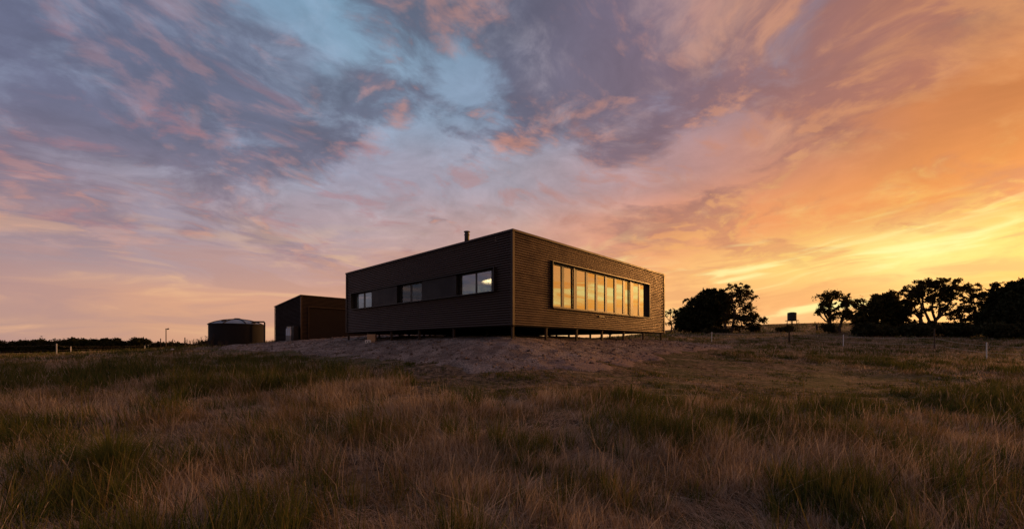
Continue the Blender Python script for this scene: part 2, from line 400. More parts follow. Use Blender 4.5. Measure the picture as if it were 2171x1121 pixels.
# ---------------------------------------------------------------- terrain
ctrl = []      # (x, y, z)
def cp(px, py, d): ctrl.append((gx(px, d), d, gz(py, d)))
for q in ((0,0,0),(-5,2,0),(5,2,0),(0,-15,0),(-20,-10,0),(20,-10,0),(-5,6,.15),(5,6,.2),(0,5.6,.2),(0,8.5,.45),(-60,0,-.3),(60,0,.2)): ctrl.append(q)
for q in ((1100,790,12.5),(1000,786,13),(850,770,16.5),(700,752,22),(540,743,27),(1200,786,13),(1350,763,18),(1500,743,24),
          (1087,725.5,16.9),(1160,726,18.6),(1278,725,22),(1395,724,27.5),(980,725,18.6),(887,724,21.5),(735,723,27.5),
          (640,723,32.5),(590,726,34),(583,727,37),(1085,720,39),(1200,721,34),(1000,717,36),(850,710,42),(950,713,41),
          (0,754,44),(120,753,44),(300,742,60),(500,731,36),(450,733,39),(0,776,24),(0,820,13),(300,780,17),(500,760,21),
          (2092,760,29),(1981,740,33),(1788,733,42),(1673,729,40),(1509,727,45),(2171,790,16),(1800,800,16),(2171,748,34),
          (1410,713,50),(1240,721,50),(1160,723,50),(1620,705,60),(1778,703,60),(2000,705,60),(2171,708,56),(1530,706,60),
          (1085,723,150),(1240,720,150),(1340,711,150),(1410,700,150),(1620,688,150),(1720,685,150),(2171,685,150),
          (760,711,60),(900,711,60),(735,716,150),(450,733,150),(300,742,150),(0,749,150),(700,729,80),(450,737,80),(0,754,80),(1240,722,80)): cp(*q)
for az_, zz_ in ((-60,-2),(-45,-2.5),(-30,-1.5),(-10,3),(0,4),(15,6),(30,14),(50,17),(70,17)):
    ctrl.append((math.sin(R(az_))*500, math.cos(R(az_))*500, zz_))
for a_ in (-70, 75):
    ctrl.append((math.sin(R(a_))*150, math.cos(R(a_))*150, 0 if a_ < 0 else 8))
ctrl.append((0,-200,-2)); ctrl.append((-200,-150,-3)); ctrl.append((200,-150,0))
CP = np.array(ctrl, float)
def warpxy(x, y):
    r = np.sqrt(x*x+y*y)+1e-9; k = 14*np.log1p(r/14)/r
    return x*k, y*k
cwx, cwy = warpxy(CP[:,0], CP[:,1])
def kern(r): return np.sqrt(r*r + .4)
_K = kern(np.hypot(cwx[:,None]-cwx[None], cwy[:,None]-cwy[None])) - np.eye(len(CP))*.03
_zm = 1.6
_w = np.linalg.solve(_K, CP[:,2]-_zm)
def Hs(x, y):
    x = np.asarray(x, float); y = np.asarray(y, float); sh = x.shape; x = x.ravel(); y = y.ravel()
    wx, wy = warpxy(x, y); out = np.empty(len(x))
    for i in range(0, len(x), 40000):
        r = np.hypot(wx[i:i+40000,None]-cwx[None], wy[i:i+40000,None]-cwy[None])
        out[i:i+40000] = kern(r) @ _w + _zm
    return out.reshape(sh)
# gravel pad outline (world x, y), toe first
toe = [(gx(p,d), d) for p, d in ((470,31),(540,27),(620,25),(700,21.5),(780,18.5),(850,16.3),(950,13.8),(1050,12.6),(1150,12.5),(1230,13.3),(1330,16.5),(1420,20.5),(1520,26))]
pad_poly = toe + [(17,31),(14,37),(6,44),(-4,46),(-14,43),(-19,38),(-24,36)]
def sdist(px, py, poly):
    px = np.asarray(px, float); py = np.asarray(py, float)
    best = np.full(px.shape, 1e9); inside = np.zeros(px.shape, bool)
    n = len(poly)
    for i in range(n):
        ax, ay = poly[i]; bx, by = poly[(i+1) % n]
        dx, dy = bx-ax, by-ay
        t = np.clip(((px-ax)*dx+(py-ay)*dy)/(dx*dx+dy*dy), 0, 1)
        best = np.minimum(best, np.hypot(px-ax-t*dx, py-ay-t*dy))
        c = ((ay > py) != (by > py)) & (px < (bx-ax)*(py-ay)/((by-ay) if by != ay else 1e-9)+ax)
        inside ^= c
    return np.where(inside, best, -best)
def padmask(x, y):
    return sdist(x, y, pad_poly) + (fbm(x, y, .9, 4, 5)-.5)*2.2
def H(x, y):
    x = np.asarray(x, float); y = np.asarray(y, float)
    r = np.hypot(x, y)
    return Hs(x, y) + (fbm(x, y, .5, 4, 2)-.5)*.16*np.clip(r/12, .5, 1) * np.where(padmask(x, y) > 0, .5, 1)
def h1(x, y): return float(H(np.array([x]), np.array([y]))[0])

def ground_mat():
    m = bpy.data.materials.new('dry_pasture'); m.use_nodes = True; N = NT(m.node_tree)
    tc = N.n('ShaderNodeTexCoord').outputs['Object']
    a = N.noise(tc, .35, 6, .6).outputs['Fac']; b = N.noise(tc, 5.0, 8, .7).outputs['Fac']
    st = N.n('ShaderNodeMapping'); st.inputs['Scale'].default_value = (.35, 1.6, 1); N.put(st.inputs[0], tc)
    c = N.noise(st.outputs[0], 1.4, 6, .7).outputs['Fac']
    c0 = N.mix(N.mr(b, .38, .64), (.035,.025,.016), (.24,.165,.10))
    c1 = N.mix(N.mr(a, .45, .62), c0, N.mix(N.mr(b, .3, .7), (.04,.04,.014), (.14,.12,.05)))
    c2 = N.mix(N.mr(c, .50, .62, 0, .7), c1, N.mix(N.mr(b, .4, .6), (.12,.08,.05), (.36,.25,.16)))
    p = N.n('ShaderNodeBsdfPrincipled'); N.put(p.inputs['Base Color'], c2); p.inputs['Roughness'].default_value = .95
    p.inputs['Specular IOR Level'].default_value = .1
    bp = N.n('ShaderNodeBump'); bp.inputs['Strength'].default_value = .9; bp.inputs['Distance'].default_value = .08
    N.put(bp.inputs['Height'], b); N.put(p.inputs['Normal'], bp.outputs[0])
    o = N.n('ShaderNodeOutputMaterial'); N.t.links.new(p.outputs[0], o.inputs[0]); return m
def gravel_mat():
    m = bpy.data.materials.new('crushed_gravel'); m.use_nodes = True; N = NT(m.node_tree)
    tc = N.n('ShaderNodeTexCoord').outputs['Object']
    vo = N.n('ShaderNodeTexVoronoi'); vo.inputs['Scale'].default_value = 14; N.put(vo.inputs['Vector'], tc)
    b = N.noise(tc, 1.2, 6, .65).outputs['Fac']; f = N.noise(tc, 22, 5, .7).outputs['Fac']
    tr = N.n('ShaderNodeAttribute'); tr.attribute_name = 'track'
    c0 = N.mix(N.mr(b, .38, .62), (.26,.20,.17), (.50,.40,.34))
    c1 = N.mix(N.mr(f, .40, .60), N.vm('SCALE', c0, scale=.35), N.vm('SCALE', c0, scale=1.15))
    c1 = N.mix(N.m('MULTIPLY', tr.outputs['Fac'], .95), c1, N.mix(N.mr(f, .35, .6), (.22,.15,.125), (.38,.27,.22)))
    p = N.n('ShaderNodeBsdfPrincipled'); N.put(p.inputs['Base Color'], c1); p.inputs['Roughness'].default_value = .95
    p.inputs['Specular IOR Level'].default_value = .15
    bp = N.n('ShaderNodeBump'); bp.inputs['Strength'].default_value = 1.0; bp.inputs['Distance'].default_value = .09
    N.put(bp.inputs['Height'], N.m('ADD', N.m('MULTIPLY', vo.outputs['Distance'], -.6), f)); N.put(p.inputs['Normal'], bp.outputs[0])
    o = N.n('ShaderNodeOutputMaterial'); N.t.links.new(p.outputs[0], o.inputs[0]); return m
def grid(xs, ys):
    X, Y = np.meshgrid(xs, ys, indexing='xy'); ny, nx = X.shape
    idx = np.arange(nx*ny).reshape(ny, nx)
    F = np.stack([idx[:-1,:-1], idx[:-1,1:], idx[1:,1:], idx[1:,:-1]], -1).reshape(-1, 4)
    return X, Y, F
t = np.linspace(-1, 1, 381); xs = np.sinh(t*5.0)/np.sinh(5.0)*900
t = np.linspace(0, 1, 380); ys = 10 + np.concatenate([-(np.sinh(np.linspace(1,0,90)[:-1]*4)/np.sinh(4)*310), np.sinh(np.linspace(0,1,300)*4.6)/np.sinh(4.6)*800])
X, Y, F = grid(xs, ys); Z = H(X, Y)
Z = Z - np.clip(padmask(X, Y), 0, 1)*.10
o = np_mesh('ground', np.stack([X, Y, Z], -1).reshape(-1, 3), [F], ground_mat(), smooth=True)
tag(o, 'rough dry pasture rising gently to a low hill on the right', None, None, 'structure')
def padlump(x, y): return (fbm(x, y, 1.6, 4, 31)-.5)*.14 + (fbm(x, y, 5, 3, 41)-.5)*.12
def padz(x, y, pm): return H(x, y) + np.clip(pm*.25, -.15, .06) + padlump(x, y)*np.clip(pm+.2, 0, 1)
# gravel pad
xs = np.arange(-27, 22, .15); ys = np.arange(11, 48, .15); X, Y, F = grid(xs, ys)
pm = padmask(X, Y)
Z = padz(X, Y, pm)
trk = [(gx(p,d), d) for p, d in ((1190,12.9),(1270,14.2),(1350,17.0),(1440,20.5),(1530,25.5))]
tm = np.full(X.shape, 1e9)
for i in range(len(trk)-1):
    ax, ay = trk[i]; bx, by = trk[i+1]; dx, dy = bx-ax, by-ay
    tt = np.clip(((X-ax)*dx+(Y-ay)*dy)/(dx*dx+dy*dy), 0, 1); tm = np.minimum(tm, np.hypot(X-ax-tt*dx, Y-ay-tt*dy))
track = np.clip(1.3 - tm*.9 + (fbm(X, Y, 2, 3, 9)-.5)*1.2, 0, 1)
keep = (np.stack([pm.ravel()[F[:,i]] for i in range(4)], 1).max(1) > -.8)
o = np_mesh('gravel_pad', np.stack([X, Y, Z], -1).reshape(-1, 3), [F[keep]], gravel_mat(), attrs={'track': track.ravel()}, smooth=True)
tag(o, 'sloping bank of crushed gravel around the raised house', None, None, 'structure')

# ---------------------------------------------------------------- house
C0 = Vector((.03, 17.45, 0)); Ld = Vector((-.7272, .6865, 0)); Rd = Vector((.6865, .7272, 0))
nL = Vector((-.6865, -.7272, 0)) * 1.0      # outward of the left face (runs along Ld)
nL = Vector((-Rd.x, -Rd.y, 0)); nR = Vector((-Ld.x, -Ld.y, 0))
ZB, ZT = E+.875, E+4.875
LEN_L, LEN_R = 15.5, 15.25
def hit(px, dr, n, off):
    """distance along a wall running dr from C0, moved off along outward n, where the column px crosses it"""
    k = (px-CX)/FPX; o = C0 + n*off
    return (k*o.y - o.x)/(dr.x - k*dr.y)
PITCH = 4.0/37.5
def coff(z, z0=ZB):
    ph = (z - z0)/PITCH
    f = ph - math.floor(ph)
    # broad crest, narrow valley; every seventh lap is a deeper seam
    q = (f-.76)/.19; v = -.052*math.exp(-q*q) + .012*math.sin(math.pi*min(1, f/.62))
    if math.floor(ph) % 7 == 6 and f > .72: v -= .014
    return v
def corr(mb, origin, dr, n, t0, t1, z0, z1, z1b=None, step=PITCH/12, ref=ZB):
    """horizontal corrugated sheet; z1b = top height at t1 when the top slopes"""
    z1b = z1 if z1b is None else z1b
    nz = max(2, int(round((max(z1, z1b)-z0)/step))+1); rows = []
    nt = 1 if z1b == z1 else 1
    for i in range(nz):
        z = z0 + (max(z1, z1b)-z0)*i/(nz-1)
        a, b = t0, t1
        if z1b != z1 and z > min(z1, z1b):
            s = (z-z1)/(z1b-z1)            # where the slope reaches z
            if z1b > z1: a = t0 + (t1-t0)*s
            else: b = t0 + (t1-t0)*s
            if b - a < 1e-3: break
        of = coff(z, ref)
        pa = origin + dr*a + n*of; pb = origin + dr*b + n*of
        rows.append(((pa.x, pa.y, z), (pb.x, pb.y, z)))
    k = len(mb.v)
    for a, b in rows: mb.v += [a, b]
    for i in range(len(rows)-1): mb.f.append((k+2*i, k+2*i+1, k+2*i+3, k+2*i+2))
hc = C0 + Ld*LEN_L/2 + Rd*LEN_R/2
house = empty('house', (hc.x, hc.y, E+.3), 'low dark corrugated steel house raised on short posts above the gravel bank', 'house')
# openings
bz0, bz1 = E+2.39, E+3.42
bt0, bt1 = hit(1051, Ld, nL, 0), hit(747, Ld, nL, 0)
wz0, wz1 = E+1.80, E+3.93
wt0, wt1 = hit(1168.5, Rd, nR, 0), hit(1375, Rd, nR, .0)
w = MB()
for (a, b, c, d) in ((.05, bt0, ZB, ZT), (bt1, LEN_L-.05, ZB, ZT), (bt0, bt1, ZB, bz0), (bt0, bt1, bz1, ZT)):
    corr(w, C0, Ld, nL, a, b, c, d)
w.build('wall', M['clad'], house, True)
w = MB()
for (a, b, c, d) in ((.05, wt0, ZB, ZT), (wt1, LEN_R-.05, ZB, ZT), (wt0, wt1, ZB, wz0), (wt0, wt1, wz1, ZT)):
    corr(w, C0, Rd, nR, a, b, c, d)
w.build('wall', M['clad'], house, True)
w = MB(); corr(w, C0+Rd*LEN_R, Ld, -nL, .05, LEN_L-.05, ZB, ZT); w.build('wall', M['clad'], house, True)
w = MB(); corr(w, C0+Ld*LEN_L, Rd, -nR, .05, LEN_R-.05, ZB, ZT); w.build('wall', M['clad'], house, True)
Zv = Vector((0,0,1))
# corner trims: an L of folded steel at each corner
for cc, da, db in ((C0, Ld, Rd), (C0+Rd*LEN_R, Ld, -Rd), (C0+Ld*LEN_L, -Ld, Rd), (C0+Ld*LEN_L+Rd*LEN_R, -Ld, -Rd)):
    t_ = MB()
    t_.obox(cc - da*.036 - db*.036 + Zv*(ZB-.01), da*.125, db*.03, Zv*(ZT-ZB-.05))
    t_.obox(cc - da*.036 - db*.006 + Zv*(ZB-.01), da*.03, db*.095, Zv*(ZT-ZB-.05))
    t_.build('corner_trim', M['trim'], house)
# top capping: four folded lengths
def ring(name, z0, z1, proud, depth, mt):
    m_ = MB()
    a0, a1 = -proud, LEN_L+proud; b0, b1 = -proud, LEN_R+proud
    P = lambda l, r: C0 + Ld*l + Rd*r
    for (l0, l1, r0, r1) in ((a0, a1, b0, b0+depth), (a0, a1, b1-depth, b1), (a0, a0+depth, b0+depth, b1-depth), (a1-depth, a1, b0+depth, b1-depth)):
        m_.obox(P(l0, r0)+Zv*z0, Ld*(l1-l0), Rd*(r1-r0), Zv*(z1-z0))
    return m_.build(name, mt, house)
ring('roof_capping', ZT-.06, ZT+.035, .055, .22, M['trim'])
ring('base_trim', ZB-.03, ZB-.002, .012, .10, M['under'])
r_ = MB(); r_.obox(C0+Ld*.12+Rd*.12+Zv*(ZT-.35), Ld*(LEN_L-.24), Rd*(LEN_R-.24), Zv*.12); r_.build('roof', M['roof'], house)
# floor platform, bearers, joists and stumps
f_ = MB(); f_.obox(C0+Ld*.1+Rd*.1+Zv*(ZB+.02), Ld*(LEN_L-.2), Rd*(LEN_R-.2), Zv*.22); f_.build('floor', M['floor'], house)
sR = [.06, 2.32, 4.77, 7.2, 9.64, 12.2, 14.9]; sL = [.06, 4.0, 6.96, 9.8, 12.6, 15.3]
for l in sL:
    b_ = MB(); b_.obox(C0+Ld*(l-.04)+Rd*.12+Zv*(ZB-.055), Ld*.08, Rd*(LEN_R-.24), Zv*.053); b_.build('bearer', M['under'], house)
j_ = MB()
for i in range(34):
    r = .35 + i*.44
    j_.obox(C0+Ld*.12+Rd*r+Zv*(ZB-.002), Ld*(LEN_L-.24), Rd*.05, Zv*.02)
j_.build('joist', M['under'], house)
for i, l in enumerate(sL):
    for j, r in enumerate(sR):
        p = C0+Ld*l+Rd*r; g = h1(p.x, p.y)
        s_ = MB(); rad = .05
        s_.obox(Vector((p.x, p.y, g-.25)) - Ld*rad - Rd*rad, Ld*2*rad, Rd*2*rad, Zv*(ZB-.057-g+.25))
        s_.obox(Vector((p.x, p.y, ZB-.068)) - Ld*.085 - Rd*.085, Ld*.17, Rd*.17, Zv*.012)
        s_.build('stump', M['stump'], house)
# box surround of a strip opening
def surround(o0, dr, n, t0, t1, z0, z1, proud, inset, th=.035):
    m_ = MB(); O = o0 - n*inset
    D = n*(inset+proud)
    m_.obox(O+dr*(t0-th)+Zv*(z0-th), dr*(t1-t0+2*th), D, Zv*th)
    m_.obox(O+dr*(t0-th)+Zv*z1, dr*(t1-t0+2*th), D, Zv*th)
    m_.obox(O+dr*(t0-th)+Zv*z0, dr*th, D, Zv*(z1-z0))
    m_.obox(O+dr*t1+Zv*z0, dr*th, D, Zv*(z1-z0))
    return m_.build('window_surround', M['frame'], house)
# ---- right face: ten tall panes
surround(C0, Rd, nR, wt0+.05, wt1-.02, wz0, wz1, .10, .14)
IN = -.12
edges = [(1172,1190),(1195,1216),(1222,1241),(1245,1262),(1266,1282),(1286,1302),(1306,1320),(1324,1336),(1341.5,1353),(1356,1367)]
et = [(hit(a, Rd, nR, IN), hit(b, Rd, nR, IN)) for a, b in edges]
et[0] = (max(et[0][0], wt0+.10), et[0][1]); et[-1] = (et[-1][0], wt1-.08)
fz0, fz1 = wz0+.07, wz1-.09
for i, (a, b) in enumerate(et):
    la = (et[i-1][1]+a)/2 if i else wt0+.05
    lb = (b+et[i+1][0])/2 if i < len(et)-1 else wt1-.02
    m_ = MB(); O = C0 + nR*(IN-.04)
    thick = .07
    m_.obox(O+Rd*la+Zv*(wz0+.001), Rd*(lb-la-.002), nR*thick, Zv*(fz0-wz0))
    m_.obox(O+Rd*la+Zv*fz1, Rd*(lb-la-.002), nR*thick, Zv*(wz1-fz1-.001))
    m_.obox(O+Rd*la+Zv*fz0, Rd*(a-la), nR*thick, Zv*(fz1-fz0))
    m_.obox(O+Rd*b+Zv*fz0, Rd*(lb-b-.002), nR*thick, Zv*(fz1-fz0))
    wn = m_.build('window', M['frame'], house)
    g_ = MB(); O = C0 + nR*(IN-.01)
    g_.obox(O+Rd*a+Zv*fz0, Rd*(b-a)+nR*random.uniform(-.006,.006), nR*.006, Zv*(fz1-fz0)+nR*random.uniform(-.012,.012)); g_.build('glass', M['glass'], wn)
for px in (1219.5, 1339):
    tt_ = hit(px, Rd, nR, .02); m_ = MB()
    m_.obox(C0+nR*(IN+.032)+Rd*(tt_-.045)+Zv*(wz0+.002), Rd*.09, nR*.06, Zv*(wz1-wz0-.004)); m_.build('mullion', M['mullion'], house)
m_ = MB(); m_.obox(C0+nR*.10+Rd*(wt0+.02)+Zv*(wz0-.05), Rd*(wt1-wt0-.01), nR*.03, Zv*.05); m_.build('window_sill', M['trim'], house)
tv = hit(1275, Rd, nR, .03); m_ = MB(); m_.obox(C0+nR*.022+Rd*(tv-.28)+Zv*(wz0-.26), Rd*.56, nR*.05, Zv*.05); m_.build('vent_hood', M['frame'], house)
# ---- left face: three paired windows in one strip with flat panels between
surround(C0, Ld, nL, bt0+.03, bt1-.03, bz0, bz1, .13, .17)
INL = -.15
wins = [(747,789),(842,895),(968,1043)]
gl = [((757,771.5),(774.5,788)),((851,870.5),(873.5,894)),((977.5,1008.5),(1011.5,1042))]
ft = [(hit(b, Ld, nL, .02), hit(a, Ld, nL, .02)) for a, b in wins]     # near, far
ft[2] = (bt0+.03, ft[2][1]); ft[0] = (ft[0][0], bt1-.03)
for near, far in ((ft[1][1], ft[0][0]), (ft[2][1], ft[1][0])):
    m_ = MB(); m_.obox(C0-nL*.16+Ld*near+Zv*(bz0+.001), Ld*(far-near), nL*.20, Zv*(bz1-bz0-.002)); m_.build('infill_panel', M['panel'], house)
for wi, ((near, far), pr) in enumerate(zip(ft, gl)):
    z0, z1 = bz0+.045, bz1-.07; m_ = MB(); O = C0+nL*(INL-.04)
    pt = sorted([tuple(sorted((hit(a, Ld, nL, INL), hit(b, Ld, nL, INL)))) for a, b in pr])
    pt[0] = (max(pt[0][0], near+.04), pt[0][1]); pt[1] = (pt[1][0], min(pt[1][1], far-.04))
    near += .002; far -= .002
    m_.obox(O+Ld*near+Zv*(bz0+.002), Ld*(far-near), nL*.05, Zv*.043)
    m_.obox(O+Ld*near+Zv*z1, Ld*(far-near), nL*.05, Zv*(bz1-z1-.002))
    m_.obox(O+Ld*near+Zv*z0, Ld*(pt[0][0]-near), nL*.05, Zv*(z1-z0))
    m_.obox(O+Ld*pt[0][1]+Zv*z0, Ld*(pt[1][0]-pt[0][1]), nL*.05, Zv*(z1-z0))
    m_.obox(O+Ld*pt[1][1]+Zv*z0, Ld*(far-pt[1][1]), nL*.05, Zv*(z1-z0))
    wn = m_.build('window', M['frame'], house)
    for a, b in pt:
        g_ = MB(); g_.obox(C0+nL*(INL-.01)+Ld*a+Zv*z0, Ld*(b-a), nL*.006, Zv*(z1-z0)); g_.build('glass', M['glass_m'] if wi != 1 else M['glass_l'], wn)
# ---- interior shell
FZ = ZB+.245; CZ = E+3.55
m_ = MB(); m_.obox(C0+Ld*.2+Rd*.2+Zv*(CZ+.45), Ld*(LEN_L-.4), Rd*(LEN_R-.4), Zv*.03); m_.build('ceiling', M['ceil'], house)
m_ = MB(); m_.obox(C0+Ld*.9+Rd*.3+Zv*(E+3.93), Ld*4.68-Zv*.42, Rd*8.0, Zv*.04); m_.build('ceiling', M['ceil'], house)
CZ += .45
for (l0, l1, r0, r1) in ((5.6, 5.7, .2, LEN_R-.4), (10.9, 11.0, .2, 6.0), (5.7, 15.2, 5.95, 6.05), (.2, 5.6, 8.4, 8.5)):
    m_ = MB(); m_.obox(C0+Ld*l0+Rd*r0+Zv*(FZ+.002), Ld*(l1-l0), Rd*(r1-r0), Zv*(CZ-FZ-.004)); m_.build('interior_wall', M['int_wall'], house)
for (O, dr, n, t1_) in ((C0+Rd*LEN_R, Ld, -nL, LEN_L), (C0+Ld*LEN_L, Rd, -nR, LEN_R)):
    m_ = MB(); m_.obox(O-n*.16+dr*.2+Zv*(FZ+.002), dr*(t1_-.4), n*.06, Zv*(CZ-FZ-.004)); m_.build('interior_wall', M['int_wall'], house)
# inner linings above and below the openings
for dr, n, t0_, t1_, za, zb, LL in ((Ld, nL, bt0, bt1, bz0, bz1, LEN_L), (Rd, nR, wt0, wt1, wz0, wz1, LEN_R)):
    m_ = MB()
    m_.obox(C0-n*.24+dr*.25+Zv*FZ, dr*(LL-.5), n*.05, Zv*(za-FZ-.04)); m_.obox(C0-n*.24+dr*.25+Zv*(zb+.04), dr*(LL-.5), n*.05, Zv*(CZ-zb-.05))
    m_.obox(C0-n*.24+dr*.25+Zv*(za-.04), dr*(t0_-.25), n*.05, Zv*(zb-za+.08)); m_.obox(C0-n*.24+dr*t1_+Zv*(za-.04), dr*(LL-.25-t1_), n*.05, Zv*(zb-za+.08))
    m_.build('interior_wall', M['int_wall'], house)
# flue
fd = 21.5; fx = gx(990, fd); fl_ = MB(); fz = ZT-.3
top = gz(490, fd)
fl_.lathe((fx, fd, 0), [(0,fz),(.13,fz),(.13,top-.2)], 20)
flue = fl_.build('flue', M['frame'], house, True)
fl_ = MB(); fl_.lathe((fx, fd, 0), [(.145,top-.22),(.145,top-.16),(.12,top-.15),(.12,top-.06),(.165,top-.05),(.165,top-.02),(0,top+.02)], 20)
fl_.build('cowl', M['frame'], flue, False)
# curtain / blind inside the house
def curtain(name, n, dr, t0, t1, z0, z1, mt, label, cat, amp=.015, off=-.185):
    xs_ = int((t1-t0)/.025)+1; m_ = MB(); k = 0
    for i in range(xs_):
        t_ = t0 + (t1-t0)*i/(xs_-1); p = C0 + dr*t_ + n*(off+amp*math.sin(i*.9))
        m_.v += [(p.x, p.y, z0), (p.x, p.y, z1)]
        if i: m_.f.append((2*i-2, 2*i, 2*i+1, 2*i-1))
    o = m_.build(name, mt, None, True); md = o.modifiers.new('thickness', 'SOLIDIFY'); md.thickness = .004
    return tag(o, label, cat)
curtain('curtain', nL, Ld, ft[0][0]+.0, ft[0][1]-.0, bz0-.02, bz1+.02, M['curtain'], 'pale blue-grey curtain drawn behind the leftmost paired window', 'curtain')
curtain('roller_blind', nL, Ld, ft[1][0], ft[1][1], bz0-.02, bz1+.02, M['blind'], 'grey blind drawn behind the middle paired window', 'blind', .0)
# interior lamp by the window nearest the corner
lp = C0 + Ld*4.7 + Rd*3.2
lampo = empty('wall_lamp', (lp.x, lp.y, E+2.95), 'lit lamp glowing on the ceiling inside the window nearest the house corner', 'lamp')
m_ = MB(); m_.lathe((lp.x, lp.y, E+2.95), [(0,-.12),(.05,-.12),(.09,.06),(.085,.06),(.045,-.1)], 16); m_.build('lamp_shade', M['frame'], lampo, True)
m_ = MB(); m_.lathe((lp.x, lp.y, E+2.95), [(0,-.03),(.04,-.02),(.035,.03),(0,.045)], 12); m_.build('bulb', M['lamp'], lampo, True)
m_ = MB(); m_.tube([(lp.x, lp.y, E+2.84), (lp.x, lp.y, FZ)], .012, 8); m_.lathe((lp.x, lp.y, FZ), [(0,.03),(.14,.025),(.15,.0)], 20); m_.build('lamp_pole', M['frame'], lampo, True)
pl = bpy.data.lights.new('lamp_light', 'SPOT'); pl.spot_size = R(118); pl.spot_blend = .4; pl.energy = 90; pl.color = (1,.72,.36); pl.shadow_soft_size = .04
plo = bpy.data.objects.new('lamp_light', pl); col.objects.link(plo); plo.parent = lampo; plo.location = (0,0,.06); plo.rotation_euler = (R(168), R(12), 0)
for i, (l, r) in enumerate(((1.6,5.2),(1.3,8.0))):
    p = C0+Ld*l+Rd*r; m_ = MB(); m_.lathe((p.x, p.y, CZ-.035), [(0,.0),(.05,.0),(.055,.03)], 14)
    o = m_.build('downlight', M['lamp'], None); tag(o, ['small lit downlight in the ceiling behind the second tall pane','small lit downlight in the ceiling behind the middle tall panes'][i], 'downlight')

# ---------------------------------------------------------------- shed
S0 = Vector((gx(638, 32.9), 32.9, 0)); szb = E+.27; szt = E+3.94; szl = E+3.43; SLn = 6.2; SRn = 9.5
sc_ = S0+Ld*SLn/2+Rd*SRn/2
shed = empty('shed', (sc_.x, sc_.y, E+.2), 'smaller dark corrugated shed with a wide door, behind the left end of the house', 'shed')
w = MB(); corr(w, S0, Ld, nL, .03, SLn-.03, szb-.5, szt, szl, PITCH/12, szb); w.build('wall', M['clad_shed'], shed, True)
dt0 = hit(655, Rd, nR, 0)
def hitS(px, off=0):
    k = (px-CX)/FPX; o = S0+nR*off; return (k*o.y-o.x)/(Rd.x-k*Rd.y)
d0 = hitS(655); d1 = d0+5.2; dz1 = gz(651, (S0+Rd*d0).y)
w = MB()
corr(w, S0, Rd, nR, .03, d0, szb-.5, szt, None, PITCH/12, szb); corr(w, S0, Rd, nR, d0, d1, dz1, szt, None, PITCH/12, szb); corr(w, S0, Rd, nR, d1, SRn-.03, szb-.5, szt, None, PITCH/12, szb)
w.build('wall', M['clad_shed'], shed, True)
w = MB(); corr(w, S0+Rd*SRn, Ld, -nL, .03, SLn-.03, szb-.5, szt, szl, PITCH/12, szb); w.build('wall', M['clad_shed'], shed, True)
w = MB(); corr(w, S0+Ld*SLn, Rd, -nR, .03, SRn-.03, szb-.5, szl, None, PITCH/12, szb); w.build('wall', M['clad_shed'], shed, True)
m_ = MB(); nn = int((dz1-szb)/.075)
for i in range(nn+1):
    z = szb + .075*i; zt_ = min(z+.075, dz1)
    if zt_-z < .005: continue
    a = S0+Rd*d0-nR*.06+Zv*z; b = S0+Rd*d0-nR*.035+Zv*((z+zt_)/2); c = S0+Rd*d0-nR*.06+Zv*zt_
    m_.add([a, a+Rd*(d1-d0), b+Rd*(d1-d0), b], [(0,1,2,3)]); m_.add([b, b+Rd*(d1-d0), c+Rd*(d1-d0), c], [(0,1,2,3)])
m_.build('roller_door', M['door'], shed)
m_ = MB()
m_.obox(S0+Rd*(d0-.05)+nR*.0+Zv*dz1, Rd*(d1-d0+.1), nR*.045, Zv*.06); m_.obox(S0+Rd*(d0-.05)-nR*.02+Zv*szb, Rd*.05, nR*.06, Zv*(dz1-szb)); m_.obox(S0+Rd*d1-nR*.02+Zv*szb, Rd*.05, nR*.06, Zv*(dz1-szb))
m_.build('door_frame', M['trim'], shed)
m_ = MB()
m_.obox(S0-Ld*.03-Rd*.03+Zv*(szb-.4), Ld*.11, Rd*.025, Zv*(szt-szb+.36)); m_.obox(S0-Ld*.03-Rd*.005+Zv*(szb-.4), Ld*.025, Rd*.085, Zv*(szt-szb+.36)); m_.build('corner_trim', M['trim'], shed)
m_ = MB(); e = S0+Ld*SLn; m_.obox(e-Ld*.08-Rd*.03+Zv*(szb-.4), Ld*.11, Rd*.025, Zv*(szl-szb+.36)); m_.build('corner_trim', M['trim'], shed)
m_ = MB()
a = S0-Ld*.06-Rd*.06; b = S0+Ld*(SLn+.1)-Rd*.06; L2 = Rd*(SRn+.12); sl_ = (szl-szt)/SLn
za, zb_ = szt-sl_*.06+.02, szt+sl_*(SLn+.1)+.02
v0 = [a+Zv*za, b+Zv*zb_, b+L2+Zv*zb_, a+L2+Zv*za]
m_.add(v0+[p+Zv*.07 for p in v0], [(3,2,1,0),(4,5,6,7),(0,1,5,4),(1,2,6,5),(2,3,7,6),(3,0,4,7)]); m_.build('roof', M['trim'], shed)
m_ = MB(); q0 = S0+Rd*(d0-.2)+nR*.02; m_.obox(q0+Zv*(szb-.45), Rd*8.4, nR*1.1, Zv*.47)
o = m_.build('concrete_apron', M['concrete']); tag(o, 'pale concrete apron in front of the shed door', 'concrete slab', None, 'structure')

